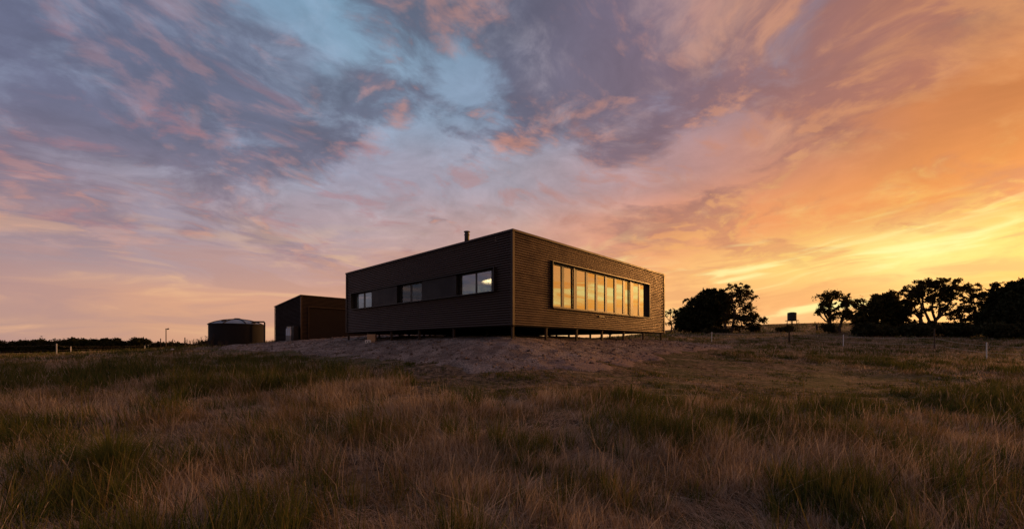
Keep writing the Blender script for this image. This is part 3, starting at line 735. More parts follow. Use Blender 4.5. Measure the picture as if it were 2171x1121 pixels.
# ---------------------------------------------------------------- rain tank
td = 39.5; tx = gx(503, td); tr_ = 50/FPX*td; tzb = gz(731, td)-.1; tzt = gz(688, td)
tank = empty('rainwater_tank', (tx, td, tzb), 'round dark corrugated rainwater tank with a domed pale roof, left of the shed', 'water tank')
prof = []; n = int((tzt-tzb)/.0762)
for i in range(n*6+1):
    z = (tzt-tzb)*i/(n*6); prof.append((tr_+.012*math.cos(2*math.pi*i/6), z))
m_ = MB(); m_.lathe((tx, td, tzb), prof, 96); m_.build('tank_wall', M['tank'], tank, True)
dome = gz(677, td)-tzt
m_ = MB(); NS = 16
rp = [(tr_+.04, 0), (tr_*.8, dome*.42), (tr_*.5, dome*.78), (tr_*.2, dome*.96), (.25, dome)]
for i in range(NS):
    a0, a1 = 2*math.pi*i/NS+.1, 2*math.pi*(i+1)/NS+.1
    for (r0, z0), (r1, z1) in zip(rp, rp[1:]):
        m_.quad((tx+r0*math.cos(a0), td+r0*math.sin(a0), tzt+z0), (tx+r0*math.cos(a1), td+r0*math.sin(a1), tzt+z0),
                (tx+r1*math.cos(a1), td+r1*math.sin(a1), tzt+z1), (tx+r1*math.cos(a0), td+r1*math.sin(a0), tzt+z1))
m_.build('tank_roof', M['tank_roof'], tank)
for i in range(NS//2):
    a0 = 2*math.pi*(2*i)/NS+.1+math.pi/NS*0; m_ = MB()
    m_.tube([(tx+r*math.cos(a0), td+r*math.sin(a0), tzt+z+.02) for r, z in rp], .045, 6); m_.build('roof_rib', M['tank'], tank)
m_ = MB(); m_.lathe((tx, td, tzt), [(.3,dome-.02),(.3,dome+.07),(.2,dome+.12),(0,dome+.13)], 20); m_.build('vent_cap', M['tank'], tank)
m_ = MB(); m_.lathe((tx, td, tzt), [(tr_+.02,-.07),(tr_+.07,-.06),(tr_+.07,.02),(tr_,.03)], 96); m_.build('rim', M['tank'], tank)
m_ = MB(); m_.lathe((tx-.2, td-tr_*.66, tzt+dome*.45), [(0,.12),(.22,.12),(.24,-.1)], 16); m_.build('hatch', M['tank'], tank)
m_ = MB(); m_.lathe((tx+tr_*.8, td-.5, tzt+.05), [(0,.16),(.22,.15),(.24,-.1)], 16); m_.build('inlet_strainer', M['tank'], tank)
dpx = gx(561, td-.5); ptop = gz(682, td-.5)
m_ = MB(); g = h1(dpx, td-.5)
m_.tube([(tx+tr_*.8, td-.5, tzt+.15), (tx+tr_*.8, td-.5, ptop), (tx+tr_*.8+.02, td-.5, ptop), (dpx-.04, td-.5, ptop), (dpx, td-.5, ptop-.05), (dpx, td-.5, g-.1)], .07, 10)
m_.build('inlet_pipe', M['pipe'], tank)

# gas cylinders by the shed wall
def gas(px, d, label):
    x = gx(px, d); g = h1(x, d)
    t_ = empty('gas_cylinder', (x, d, g), label, 'gas cylinder', 'gas cylinders by the shed wall')
    m_ = MB(); m_.lathe((x, d, g), [(0,.06),(.16,.06),(.187,.1),(.187,.5),(.19,.505),(.19,.515),(.187,.52),(.187,.98),(.17,1.05),(.12,1.1),(.05,1.12),(0,1.12)], 28); m_.build('body', M['galv'], t_, True)
    m_ = MB(); m_.lathe((x, d, g), [(.15,0),(.16,0),(.16,.1),(.15,.1)], 24); m_.build('foot_ring', M['galv'], t_)
    m_ = MB(); m_.lathe((x, d, g), [(.12,1.08),(.12,1.24),(.11,1.24),(.11,1.08)], 20); m_.build('collar', M['galv'], t_)
    m_ = MB(); m_.tube([(x, d, g+1.1), (x, d, g+1.22)], .025, 8); m_.tube([(x-.06, d, g+1.18), (x+.06, d, g+1.18)], .018, 8); m_.build('valve', M['mullion'], t_)
gas(616.5, 33.2, 'silver gas cylinder nearer the shed corner, front one of the pair')
gas(611.5, 33.9, 'silver gas cylinder behind and left of the other, partly hidden')
x = gx(615, 33.4); g = h1(x, 33.4)
m_ = MB(); m_.box((x, 33.5, g-.15), .9, 1.4, .18, .75); o = m_.build('cylinder_plinth', M['concrete']); tag(o, 'low concrete pad under the gas cylinders', 'concrete slab')
# plain dark box with a lid between cylinders and corner
p = S0+Ld*.55-Rd*.28; g = h1(p.x, p.y)
dkbox = empty('dark_lidded_box', (p.x, p.y, g), 'plain dark box with a lid against the shed wall at its corner', 'cabinet')
m_ = MB(); m_.obox(p-Ld*.35-Rd*.18+Zv*(g-.05), Ld*.7, Rd*.36, Zv*1.25); m_.build('body', M['frame'], dkbox)
m_ = MB(); m_.obox(p-Ld*.37-Rd*.2+Zv*(g+1.2), Ld*.74, Rd*.4, Zv*.03); m_.build('lid', M['frame'], dkbox)
m_ = MB(); m_.obox(p-Ld*.3-Rd*.195+Zv*(g+.1), Ld*.6, Rd*.014, Zv*1.0); m_.build('door', M['panel'], dkbox)

# things under the house
bd = 25.4; x = gx(788.5, bd); g = h1(x, bd)
cb = empty('cardboard_box', (x, bd, g), 'tan cardboard box standing at the foot of the left end of the house', 'box')
bh = gz(708, bd)-g
m_ = MB(); m_.box((x, bd, g-.02), .48, .4, bh, .1); m_.build('carton', M['card'], cb)
m_ = MB(); m_.box((x, bd, g-.02+bh+.002), .5, .07, .004, .1); m_.build('packing_tape', M['white'], cb)
x = gx(781, 25.0); g = h1(x, 25.0)
bk = empty('plastic_crate', (x, 25.0, g), 'small white plastic crate on the gravel in front of the tan box', 'crate')
m_ = MB(); m_.box((x, 25.0, g), .34, .24, .03, .1)
for dx, dy, sx, sy in ((0,-.11,.34,.02),(0,.11,.34,.02),(-.16,0,.02,.2),(.16,0,.02,.2)):
    ca, sa = math.cos(.1), math.sin(.1); m_.box((x+dx*ca-dy*sa, 25.0+dx*sa+dy*ca, g+.031), sx, sy, .2, .1)
m_.build('body', M['white'], bk)
for dx in (-.07, .07):
    m_ = MB(); m_.box((x+dx, 25.0-.122+dx*.1, g+.09), .07, .01, .07, .1); m_.build('hand_hole', M['black'], bk)
for px, d, ln, lab in ((865,29,1.8,'short pale timber offcut lying under the left half of the house'),(925,24,1.1,'short pale timber offcut lying nearest the house corner post row'),(838,34,1.6,'pale timber offcut lying far back under the left end of the house')):
    x = gx(px, d); g = h1(x, d); m_ = MB(); m_.box((x, d, g+.02), ln, .18, .07, .2); m_.box((x+.1, d+.12, g+.09), ln*.7, .16, .06, .15)
    o = m_.build('timber_offcut', M['wood']); tag(o, lab, 'timber', 'timber offcuts under the house')
# pale stone on the grass at left
d = 30; x = gx(366, d); g = h1(x, d); bm = bmesh.new(); bmesh.ops.create_icosphere(bm, subdivisions=3, radius=.10)
for v in bm.verts:
    f = .75 + .5*float(fbm(np.array([v.co.x*9+5]), np.array([v.co.y*9+v.co.z*7]), 1, 3, 3)[0]); v.co *= f; v.co.z *= .55
me = bpy.data.meshes.new('pale_stone'); bm.to_mesh(me); bm.free(); me.materials.append(M['stonew'])
o = bpy.data.objects.new('pale_stone', me); o.location = (x, d, g+.2); col.objects.link(o); tag(o, 'pale stone lying alone in the grass left of the tank', 'stone')

# ---------------------------------------------------------------- fences
def fence(name, label, posts, wires, group=None, wr=.010):
    P0 = posts[0]; x0 = gx(P0[0], P0[1]); f = empty(name, (x0, P0[1], h1(x0, P0[1])), label, 'fence', group)
    pts = []
    for (px, d, hh, rad, mt, cap) in posts:
        x = gx(px, d); g = h1(x, d); pts.append((x, d, g, hh))
        m_ = MB()
        if cap == 'star':
            m_.box((x, d, g-.3), rad*2, rad*1.2, hh+.3, .4)
            for k in range(6): m_.box((x, d-.004, g+.18+k*(hh-.25)/5), rad*2.6, rad*1.6, .045, .4)
        else:
            m_.tube([(x, d, g-.3), (x+.01, d, g+hh*.6), (x+.015, d, g+hh)], [rad*1.05, rad, rad*.92], 10)
        m_.build('post', mt, f)
    for hs, segs in wires:
        for i, j in segs:
            a, b = pts[i], pts[j]; q = []
            for k in range(13):
                s = k/12; q.append((a[0]+(b[0]-a[0])*s, a[1]+(b[1]-a[1])*s, (a[2]+min(hs, a[3]*.97))*(1-s)+(b[2]+min(hs, b[3]*.97))*s - .09*4*s*(1-s)))
            m_ = MB(); m_.tube(q, wr, 5); m_.build('wire', M['wire'], f)
    return f
W, D = M['white'], M['wood']
fence('wire_fence', 'two-wire fence with white and timber posts crossing the pasture on the right',
      [(1509,47,1.1,.036,W,'r'),(1673,43,1.25,.07,M['darkwood'],'r'),(1788,41,1.15,.038,W,'r'),(1981,33,1.7,.05,D,'r'),(2092,28.5,1.15,.036,W,'star'),(2330,25,1.05,.045,W,'star')],
      [(.95,[(0,1),(1,2),(2,3)]),(.45,[(0,1),(1,2),(2,3)]),(.93,[(3,4),(4,5)]),(.45,[(3,4),(4,5)])])
fence('wire_fence', 'wire fence with white posts before the far windbreak on the left',
      [(-160,42,1.15,.045,W,'r'),(120,44,1.25,.035,W,'star'),(150,60,1.0,.05,W,'r'),(307,88,1.0,.06,W,'r')],
      [(1.1,[(0,1),(1,2),(2,3)]),(.6,[(0,1),(1,2),(2,3)])], None, .003)
# lone posts and poles
def post(name, px, py0, d, rad, mt, label, cat, lean=0.0):
    x = gx(px, d); g = h1(x, d); z = gz(py0, d); m_ = MB()
    m_.tube([(x, d, g-.3), (x+lean*(z-g)*.5, d, (g+z)/2), (x+lean*(z-g), d, z)], [rad, rad*.9, rad*.8], 8)
    return tag(m_.build(name, mt), label, cat)
post('fence_post', 340.5, 717, 62, .07, M['darkwood'], 'dark post just left of the tall lamp pole', 'post')
post('fence_post', 364, 718.5, 62, .06, M['darkwood'], 'thin leaning dark post right of the tall lamp pole', 'post', .12)
post('fence_post', 392, 715, 58, .07, M['darkwood'], 'dark post alone midway between the lamp pole and the tank', 'post')
d = 80; x = gx(352, d); g = h1(x, d); z = gz(696, d)
lpole = empty('lamp_pole', (x, d, g), 'tall slender pole with a short crossarm and small floodlight, far left', 'pole')
m_ = MB(); m_.tube([(x, d, g-.3), (x, d, z)], [.09, .07], 10); m_.build('pole', M['wood'], lpole)
m_ = MB(); m_.tube([(x-.12, d, z-.1), (x+.45, d, z-.06)], .04, 8); m_.build('crossarm', M['pipe'], lpole)
m_ = MB(); m_.obox(Vector((x+.28, d-.12, z-.24)), (.26,0,.1), (0,.24,0), (-.05,0,.2)); m_.build('floodlight', M['pipe'], lpole)
post('fence_post', 1620, 684, 110, .09, M['darkwood'], 'thin dark post on the hill skyline left of the raised tank', 'post')
post('fence_post', 1728, 681, 90, .08, M['darkwood'], 'dark post on the hill right of the raised tank', 'post')
post('tree_stump', 1732, 687, 64, .16, M['bark'], 'short broken dark tree stump right of the raised tank', 'stump', -.06)
post('fence_post', 1786, 680, 100, .08, M['darkwood'], 'thin dark post on the skyline beside the round gum tree', 'post')

# raised tank on a stand
d = 66; x = gx(1679, d); g = h1(x, d); k = d/FPX
rt = empty('raised_tank', (x, d, g), 'small dark water tank raised on a thin frame stand on the hill', 'water tank')
z0 = gz(678.5, d); z1 = gz(661.5, d); r = 8.3*k
m_ = MB(); pr = [(0,0),(r,0)]
for i in range(13): pr.append((r+.012*(i % 2), (z1-z0)*.92*(i+.5)/13))
pr += [(r*.97,(z1-z0)*.93),(r*.5,(z1-z0)*.99),(0,(z1-z0))]; m_.lathe((x, d, z0), pr, 28); m_.build('tank_body', M['poly'], rt)
m_ = MB(); m_.box((x, d, z0-.12), 2.1*r, 2.1*r, .1, .3); m_.build('platform', M['darkwood'], rt)
for a in range(4):
    th = .3+math.pi/4+a*math.pi/2; q = (x+math.cos(th)*r*1.15, d+math.sin(th)*r*1.15); gg = h1(*q)
    m_ = MB(); m_.tube([(*q, gg-.2), (x+math.cos(th)*r*1.0, d+math.sin(th)*r*1.0, z0-.12)], .05, 6); m_.build('leg', M['darkwood'], rt)
m_ = MB()
for s in (-1, 1):
    m_.tube([(x-r*1.15, d-r*1.1, g+.15 if s < 0 else z0-.3), (x+r*1.15, d-r*1.1, z0-.3 if s < 0 else g+.15)], .03, 6)
m_.build('brace', M['darkwood'], rt)

# ---------------------------------------------------------------- trees
def leaves(C, size, mt, name, parent, aspect=2.6, droop=0.0, seed=0):
    r = np.random.default_rng(seed); n = len(C)
    a = r.normal(size=(n,3)); a[:,2] -= droop*2; a /= np.linalg.norm(a, axis=1)[:,None]
    b = np.cross(a, r.normal(size=(n,3))); b /= np.linalg.norm(b, axis=1)[:,None]
    s = size*r.uniform(.6, 1.4, n)[:,None]
    a = a*s*aspect*.5; b = b*s*.5
    V = np.stack([C-a, C+b, C+a, C-b], 1).reshape(-1, 3)
    F = np.arange(n*4).reshape(-1, 4)
    tone = np.repeat(r.uniform(0, 1, n), 4)
    return np_mesh(name, V, [F], mt, parent, {'tone': tone})
def crook(p, q, n=6, wob=.12):
    p, q = Vector(p), Vector(q); L = (q-p).length; out = []
    w1 = Vector((random.gauss(0,1), random.gauss(0,1), abs(random.gauss(0,.6)))) * wob*L
    for i in range(n+1):
        s = i/n; out.append(p.lerp(q, s) + w1*math.sin(math.pi*s) + Vector((random.uniform(-1,1), random.uniform(-1,1), random.uniform(-1,1)))*L*.02*(0 < i < n))
    return out
seedc = [100]
def tree(name, label, px, d, fork_py, lobes, trunk_r=.18, mt='gum', leaf=.15, cr=.42, per=70, droop=.3, group=None, lean=0.0, twig=.022, shell=.55, base_px=None, trunks=1):
    """lobes: (px, py, rx, ry, clumps) in photo pixels at distance d"""
    seedc[0] += 1; rs = np.random.default_rng(seedc[0]); random.seed(seedc[0])
    k = d/FPX; x = gx(px, d); g = h1(x, d)
    root = empty(name, (x, d, g), label, 'tree', group)
    tb = MB(); fk = Vector((x+lean*k, d, gz(fork_py, d)))
    forks = []
    for ti in range(trunks):
        bx = x + (ti-(trunks-1)/2)*.5; f_ = fk + Vector(((ti-(trunks-1)/2)*1.3, random.uniform(-.5,.5), random.uniform(-.3,.3)))
        cpt = crook((bx, d, g-.2), f_, 5, .05); tb.tube(cpt, [trunk_r*(1.25-.6*i/5) for i in range(6)], 8); forks.append(f_)
    C = []
    open_ = mt == 'gum'
    for (lx, ly, rx, ry, nc) in lobes:
        if open_: nc = max(4, int(nc*.62))
        ldp = d + random.uniform(-.5, .5)*max(rx, 20)*k
        c = Vector((gx(lx, d), ldp, gz(ly, d)))
        f_ = min(forks, key=lambda q: abs(q.x-c.x))
        low = c + Vector((0,0,-ry*k*.35))
        limb = crook(f_, low, 6, .10); r0 = trunk_r*.55; tb.tube(limb, [max(.035, r0*(1-.72*i/6)) for i in range(7)], 6)
        # clumps favour the outer shell of the lobe
        dirs = rs.normal(size=(nc,3)); dirs /= np.linalg.norm(dirs, axis=1)[:,None]
        rad = (shell + (1-shell)*rs.uniform(0,1,nc)**.6)[:,None] if shell < 1 else 1
        P = dirs*rad*np.array([rx*k, rx*k*.9, ry*k]) + np.array(c)
        stray = rs.uniform(size=nc) < (.2 if open_ else .12); P = np.where(stray[:,None], np.array(c)+(P-np.array(c))*rs.uniform(1.1,1.4,(nc,1)), P)
        for p in P:
            st = limb[random.choice((4,5,6))]
            tb.tube(crook(st, p, 3, .12), [.05*(k/.068), twig*1.4, twig, twig*.8], 4, False)
            sz = cr*rs.choice([.45,.8,1.0,1.35]); m = int(per*rs.uniform(.6, 1.3)*min(1, (sz/cr)**1.5+.15))
            q = rs.normal(size=(m,3))*np.array([sz*rs.uniform(.5,1.3), sz*rs.uniform(.5,1.3), sz*rs.uniform(.3,.75)])*.55; q[:,2] += q[:,0]*rs.uniform(-.7,.7)
            q[:,2] += -.25*sz*(q[:,0]**2+q[:,1]**2)/(sz*sz)
            C.append(q+p)
    C = np.concatenate(C)
    tb.build('trunk', M['bark'], root, True)
    leaves(C, leaf, M[mt], 'crown', root, 2.4, droop, seedc[0])
    return root
tree('gum_tree','small sparse gum tree with bare limbs beside the right end of the house',1421,78,678,
     [(1418,660,13,6,9),(1412,668,8,7,5),(1430,676,6,8,3),(1416,683,8,5,3)],.14,leaf=.13,cr=.4,per=45)
tree('bare_tree','leafless branching tree between the house and the dark conifer',1430,74,688,
     [(1424,668,7,9,3),(1433,664,7,9,3),(1440,676,7,8,3)],.1,leaf=.08,cr=.25,per=5,twig=.03)
tree('conifer_tree','dense dark spiky conifer left of the tall open gum',1490,64,690,
     [(1492,655,46,36,230),(1470,672,34,24,120),(1505,640,32,26,110),(1525,665,26,34,100),(1480,688,44,13,90),(1498,622,18,10,25),(1450,668,12,16,25)],.3,'pine',.16,.4,80,-.3,shell=.25)
tree('gum_tree','tall open gum tree with pale crossing limbs, right of the dark conifer',1545,61,672,
     [(1548,617,20,12,34),(1572,612,16,10,30),(1592,624,16,10,24),(1560,632,24,9,26),(1588,655,16,9,16),(1600,668,12,12,22),(1575,680,18,10,22),(1555,650,12,9,10),(1606,680,10,9,14),(1530,640,12,16,16),(1566,696,16,8,20),(1542,662,16,20,40),(1578,640,16,12,24),(1590,674,14,12,22),(1560,672,14,12,22)],.2,leaf=.125,cr=.35,per=60,trunks=2,shell=.4)
for px, py, rx, ry, lab in ((1600,697,12,8,'low dark bush at the foot of the tall open gum tree'),(1515,703,28,8,'long low dark bush under the spiky conifer'),(1655,697,15,4,'flat low scrub left of the raised tank'),(1755,694,12,7,'rounded bush at the left foot of the round gum tree'),(1680,696,9,5,'small dark bush in front of the raised tank')):
    tree('bush', lab, px, 62 if px != 1755 else 57, py+3, [(px,py,rx,ry,int(rx*2.4))],.06,'shrub',.13,.34,60,0,shell=.1)['category'] = 'bush'
tree('gum_tree','round-headed gum tree with a short forked trunk standing alone on the hill',1776,58,686,
     [(1745,632,15,9,24),(1768,625,14,9,22),(1790,632,15,10,24),(1802,650,14,12,24),(1738,650,14,10,20),(1733,662,12,7,14),(1762,650,18,12,28),(1786,664,18,14,30),(1765,672,12,8,12),(1806,668,10,8,12)],.24,leaf=.125,cr=.34,per=60,trunks=2,shell=.4)
tree('gum_tree','bushy gum tree filling the gap right of the round-headed gum',1835,60,690,
     [(1822,640,14,10,18),(1832,660,20,16,42),(1850,652,20,16,50),(1815,676,14,14,26),(1842,684,26,16,60)],.22,leaf=.13,cr=.38,per=62,shell=.3)
tree('dense_tree','broad dense dark tree between the bushy gum and the great gum',1878,58,692,
     [(1870,650,34,24,130),(1890,640,26,20,80),(1872,632,22,12,36),(1860,680,38,22,120),(1905,670,26,28,110),(1892,625,14,8,14)],.28,'gum',.15,.42,90,shell=.25,trunks=2)
tree('gum_tree','great spreading gum tree with the setting sun behind its limbs',1965,56,680,
     [(1932,618,22,14,52),(1960,606,24,14,58),(1990,604,24,14,58),(2010,620,20,14,44),(1945,636,24,12,36),(1985,630,24,12,38),(1925,648,18,12,24),(2008,645,16,14,24),(1968,652,20,9,14),(2020,660,14,12,18),(1945,664,12,8,8)],.3,leaf=.125,cr=.36,per=62,trunks=3,shell=.4)
tree('gum_tree','leaning gum tree with a single top tuft, left of the tall dark conifer',2050,57,682,
     [(2064,608,20,8,34),(2052,628,16,12,26),(2085,628,14,10,18),(2040,650,18,14,34),(2070,648,16,12,22),(2098,638,10,10,10),(2055,670,22,12,34)],.2,leaf=.125,cr=.35,per=60,lean=14,shell=.4)
tree('conifer_tree','tall dense dark conifer cut by the right edge of the photo',2175,52,690,
     [(2180,640,52,42,330),(2140,660,42,32,220),(2110,675,36,24,150),(2195,614,40,26,170),(2165,690,60,16,130)],.4,'pine',.17,.42,85,-.1,shell=.3)
for i, (px, py, rx, ry) in enumerate(((1835,697,26,12),(1880,700,30,11),(1925,699,28,12),(1968,698,26,13),(2010,697,28,13),(2055,698,30,13),(2100,699,30,13),(2150,701,34,13),(2200,702,34,14))):
    tree('bush', ['low dark bush below the bushy gum, leftmost of the long thicket','dark bush below the broad dense tree in the long thicket','dark bush left of the great gum trunk in the long thicket','dark bush right under the great gum in the long thicket','dark bush between the great gum and the leaning gum','dark bush under the leaning gum in the long thicket','dark bush left below the tall right conifer','dark bush below the tall right conifer','dark bush at the right edge of the photo'][i],
         px, 53 if i < 6 else 49, py+4, [(px,py,rx,ry,95)],.07,'shrub',.15,.38,70,0,'bushes of the thicket along the hill',shell=.1)['category'] = 'bush'
# windbreak far left
wb = [(12,731,20,9),(48,729,18,9),(80,728,20,10),(112,729,18,9),(146,725,20,11),(172,727,18,10),(204,727,16,9),(226,724,18,11),(252,727,14,9),(276,728,14,9),(301,724,16,10)]
ords = ['leftmost tree of the far windbreak, at the photo edge','second tree from the left in the far windbreak','third tree from the left in the far windbreak','windbreak tree directly behind the tall white fence post','high flat-topped windbreak tree right of the tall white post','windbreak tree just right of the high flat-topped one','flat windbreak tree left of the gap with sky showing','flat-topped windbreak tree over the gap with sky showing','small windbreak tree right of the sky gap','low windbreak tree left of the spreading end tree','spreading pointed tree at the right end of the windbreak']
for i, (px, py, rx, ry) in enumerate(wb):
    tree('windbreak_tree', ords[i], px, 165, py+8, [(px,py,rx,ry*.75,60),(px-6,py+8,rx,ry*.55,36),(px+5,py+13,rx,5,26)],.35,'pine',.34,.9,50,0,'trees of the far windbreak',twig=.06,shell=.3)
for i, (px, py, rx, ry) in enumerate(((345,731,14,4),(368,731,16,4),(394,732,16,3.5),(428,730,9,5),(445,732,8,4))):
    tree('bush', ['low clipped dark bush behind the tall lamp pole','long low dark bush right of the lamp pole','low dark bush midway between lamp pole and tank','small rounded bush left of the tank','low bush touching the left side of the tank'][i], px, 95 if i < 4 else 45, py+3, [(px,py,rx,ry,50)],.06,'shrub',.2 if i < 4 else .12,.5,50,0,shell=.1)['category'] = 'bush'

# ---------------------------------------------------------------- grass
def grass_mat():
    m = bpy.data.materials.new('grass_blades'); m.use_nodes = True; N = NT(m.node_tree)
    at = N.n('ShaderNodeAttribute'); at.attribute_name = 'tone'
    ht = N.n('ShaderNodeAttribute'); ht.attribute_name = 'along'
    # 0..0.45 straw, .45-.7 russet, .7-1 green
    c = N.ramp(at.outputs['Fac'], [(0,(.66,.53,.41)),(.18,(.45,.335,.23)),(.38,(.27,.185,.10)),(.55,(.20,.13,.05)),(.68,(.175,.145,.04)),(.8,(.10,.118,.028)),(1,(.034,.055,.014))])
    c = N.mix(N.mr(ht.outputs['Fac'], .6, 1.0, 0, .22), c, (.34,.24,.13))
    a = N.n('ShaderNodeBsdfDiffuse'); N.put(a.inputs[0], c)
    b = N.n('ShaderNodeBsdfTranslucent'); N.put(b.inputs[0], c)
    mx = N.n('ShaderNodeMixShader'); mx.inputs[0].default_value = .35
    N.t.links.new(a.outputs[0], mx.inputs[1]); N.t.links.new(b.outputs[0], mx.inputs[2])
    o = N.n('ShaderNodeOutputMaterial'); N.t.links.new(mx.outputs[0], o.inputs[0]); return m
GM = grass_mat()
def mown(x, y):
    """1 where the pasture is short: the cleared ground in front and right of the bank"""
    ed = 8.6 + (fbm(x, y, .45, 3, 78)-.5)*4 + np.clip((x-9)/6, 0, 1)*3.5 + np.clip((-x-2.2)/2.0, 0, 1)*8
    a = np.clip((y-ed)/1.2, 0, 1)*np.clip((20.5+x*.12-y)/2.5, 0, 1)*np.clip((16.5-x)/3.0, 0, 1)
    c = np.clip(1.6 + sdist(x, y, pad_poly)*.75, 0, 1)
    return np.clip(np.maximum(a, c) + (fbm(x, y, .9, 3, 77)-.5)*.5*(a > .02), 0, 1)
def blades(d0, d1, tufts, per, wid, hgt, K, seed, sprd, mat_=False):
    r = np.random.default_rng(seed); n = tufts
    d = np.sqrt(r.uniform(d0*d0, d1*d1, n)); x = r.uniform(-1.45, 1.45, n)*d + r.uniform(-2, 2, n)
    pm = padmask(x, d); ok = (pm < -.05) | ((pm < 1.2) & (r.uniform(size=n) < .04)); x, d = x[ok], d[ok]; n = len(x)
    mw = mown(x, d)
    green = fbm(x, d, 1.0, 5, 200)*.7 + fbm(x, d, .3, 2, 210)*.3 + r.normal(0, .085, n)
    leftband = np.clip((-x-1)/4, 0, 1)*np.exp(-((d-14.5)/3.2)**2)
    rightg = np.exp(-(((x-11)/5)**2+((d-10.5)/2.6)**2))
    green = green + .12*leftband + .12*rightg - .03*(d < 7)
    isg = green > .575
    orange = fbm(x, d, 1.4, 3, 300) + r.normal(0, .09, n)
    tone = np.where(isg, r.uniform(.7, 1.0, n), np.where(orange > .56, r.uniform(.3, .62, n), r.uniform(0, .42, n)))
    hh = hgt*.72*(.35 + 1.15*fbm(x, d, .9, 3, 400))*r.uniform(.55, 1.4, n)*np.where(isg, 1.3, 1.0)*(1-.74*mw)
    hh = hh*(1+.6*leftband)
    if mat_: isg = isg & False
    flat = ((fbm(x, d, 1.1, 3, 700) > .56) | mat_) & ~isg
    hh = np.where(flat, hh*.55, hh)
    lean = np.where(isg, .15, np.where(flat, 1.6, r.choice([.2, .45, .9], n, p=[.45,.35,.2])))*(1+1.2*mw)
    tone = np.where(flat, r.uniform(0, .28, n), tone)
    la = 1.0 + 2.2*fbm(x, d, .35, 2, 500)*3 + r.normal(0, 1.0, n)     # common lie of the grass
    if mat_: la = r.uniform(0, 2*np.pi, n)
    cnt = r.poisson(per*np.where(isg, 1.3, 1)*np.clip(.25+1.5*(fbm(x, d, 1.0, 3, 600)-.2), .15, 2)*(1-.25*mw)); cnt = np.maximum(cnt, 1)
    I = np.repeat(np.arange(n), cnt); m = len(I)
    rad = sprd*np.where(isg, .8, 1.3)[I]*np.abs(r.normal(0, 1, m)); th = r.uniform(0, 2*np.pi, m)
    bx = x[I]+rad*np.cos(th); by = d[I]+rad*np.sin(th)
    stray = r.uniform(size=m) < .12
    h = hh[I]*r.uniform(.4, 1.15, m)*np.where(stray, 1.45, 1); oa = th*1.0
    dx = np.cos(oa)*.30 + np.cos(la)[I]*lean[I]*.8 + r.normal(0, .24, m); dy = np.sin(oa)*.30 + np.sin(la)[I]*lean[I]*.8 + r.normal(0, .24, m)
    dx = dx + stray*r.normal(0, .5, m); dy = dy + stray*r.normal(0, .5, m)
    curve = r.uniform(.0, .8, m)*(.6+lean[I])*np.where(isg[I], .5, 1)
    wa = r.uniform(0, np.pi, m); w = wid*r.uniform(.6, 1.4, m)*np.where(isg[I], 1.35, 1.0)
    bz = H(bx, by) - .02
    tn = np.clip(tone[I] + r.normal(0, .12, m), 0, 1)
    V = np.empty((m, 2*K+1, 3), np.float32); A = np.empty((m, 2*K+1), np.float32)
    for i in range(K+1):
        s = i/K
        cx = bx + dx*h*(s*.5 + curve*s*s); cy = by + dy*h*(s*.5 + curve*s*s)
        cz = bz + h*s*(1 - .38*curve*s*np.clip(np.hypot(dx, dy)*1.4, 0, 1))
        ww = w*(1-s)**.7*.5
        if i < K:
            V[:,2*i,0] = cx-np.cos(wa)*ww; V[:,2*i,1] = cy-np.sin(wa)*ww; V[:,2*i,2] = cz
            V[:,2*i+1,0] = cx+np.cos(wa)*ww; V[:,2*i+1,1] = cy+np.sin(wa)*ww; V[:,2*i+1,2] = cz
            A[:,2*i] = s; A[:,2*i+1] = s
        else:
            V[:,2*K,0] = cx; V[:,2*K,1] = cy; V[:,2*K,2] = cz; A[:,2*K] = 1
    T = np.repeat(tn[:,None], 2*K+1, 1)
    return V, A, T, K
parts = []
parts.append(blades(1.8, 6.5, 7500, 22, .0062, .40, 4, 1, .06))
parts.append(blades(6.5, 12, 13000, 16, .010, .38, 3, 2, .09))
parts.append(blades(12, 24, 21000, 13, .017, .30, 2, 3, .12))
parts.append(blades(24, 50, 22000, 10, .03, .28, 2, 4, .2))
parts.append(blades(50, 110, 16000, 8, .06, .36, 2, 5, .5))
parts.append(blades(1.8, 8.5, 12000, 9, .0048, .42, 3, 6, .12, True))
VV = []; AA = []; TT = []; Q = []; TR = []; k = 0
for V, A, T, K in parts:
    m, nv = V.shape[:2]; b = k + np.arange(m)[:,None]*nv
    for i in range(K-1): Q.append(np.concatenate([b+2*i, b+2*i+1, b+2*i+3, b+2*i+2], 1))
    TR.append(np.concatenate([b+2*K-2, b+2*K-1, b+2*K], 1))
    VV.append(V.reshape(-1,3)); AA.append(A.ravel()); TT.append(T.ravel()); k += m*nv
o = np_mesh('grass', np.concatenate(VV), [np.concatenate(Q), np.concatenate(TR)], GM, attrs={'tone': np.concatenate(TT), 'along': np.concatenate(AA)})
tag(o, 'dry straw and dark green pasture grass covering the field', 'grass', None, 'stuff')
print('grass faces', len(o.data.polygons))

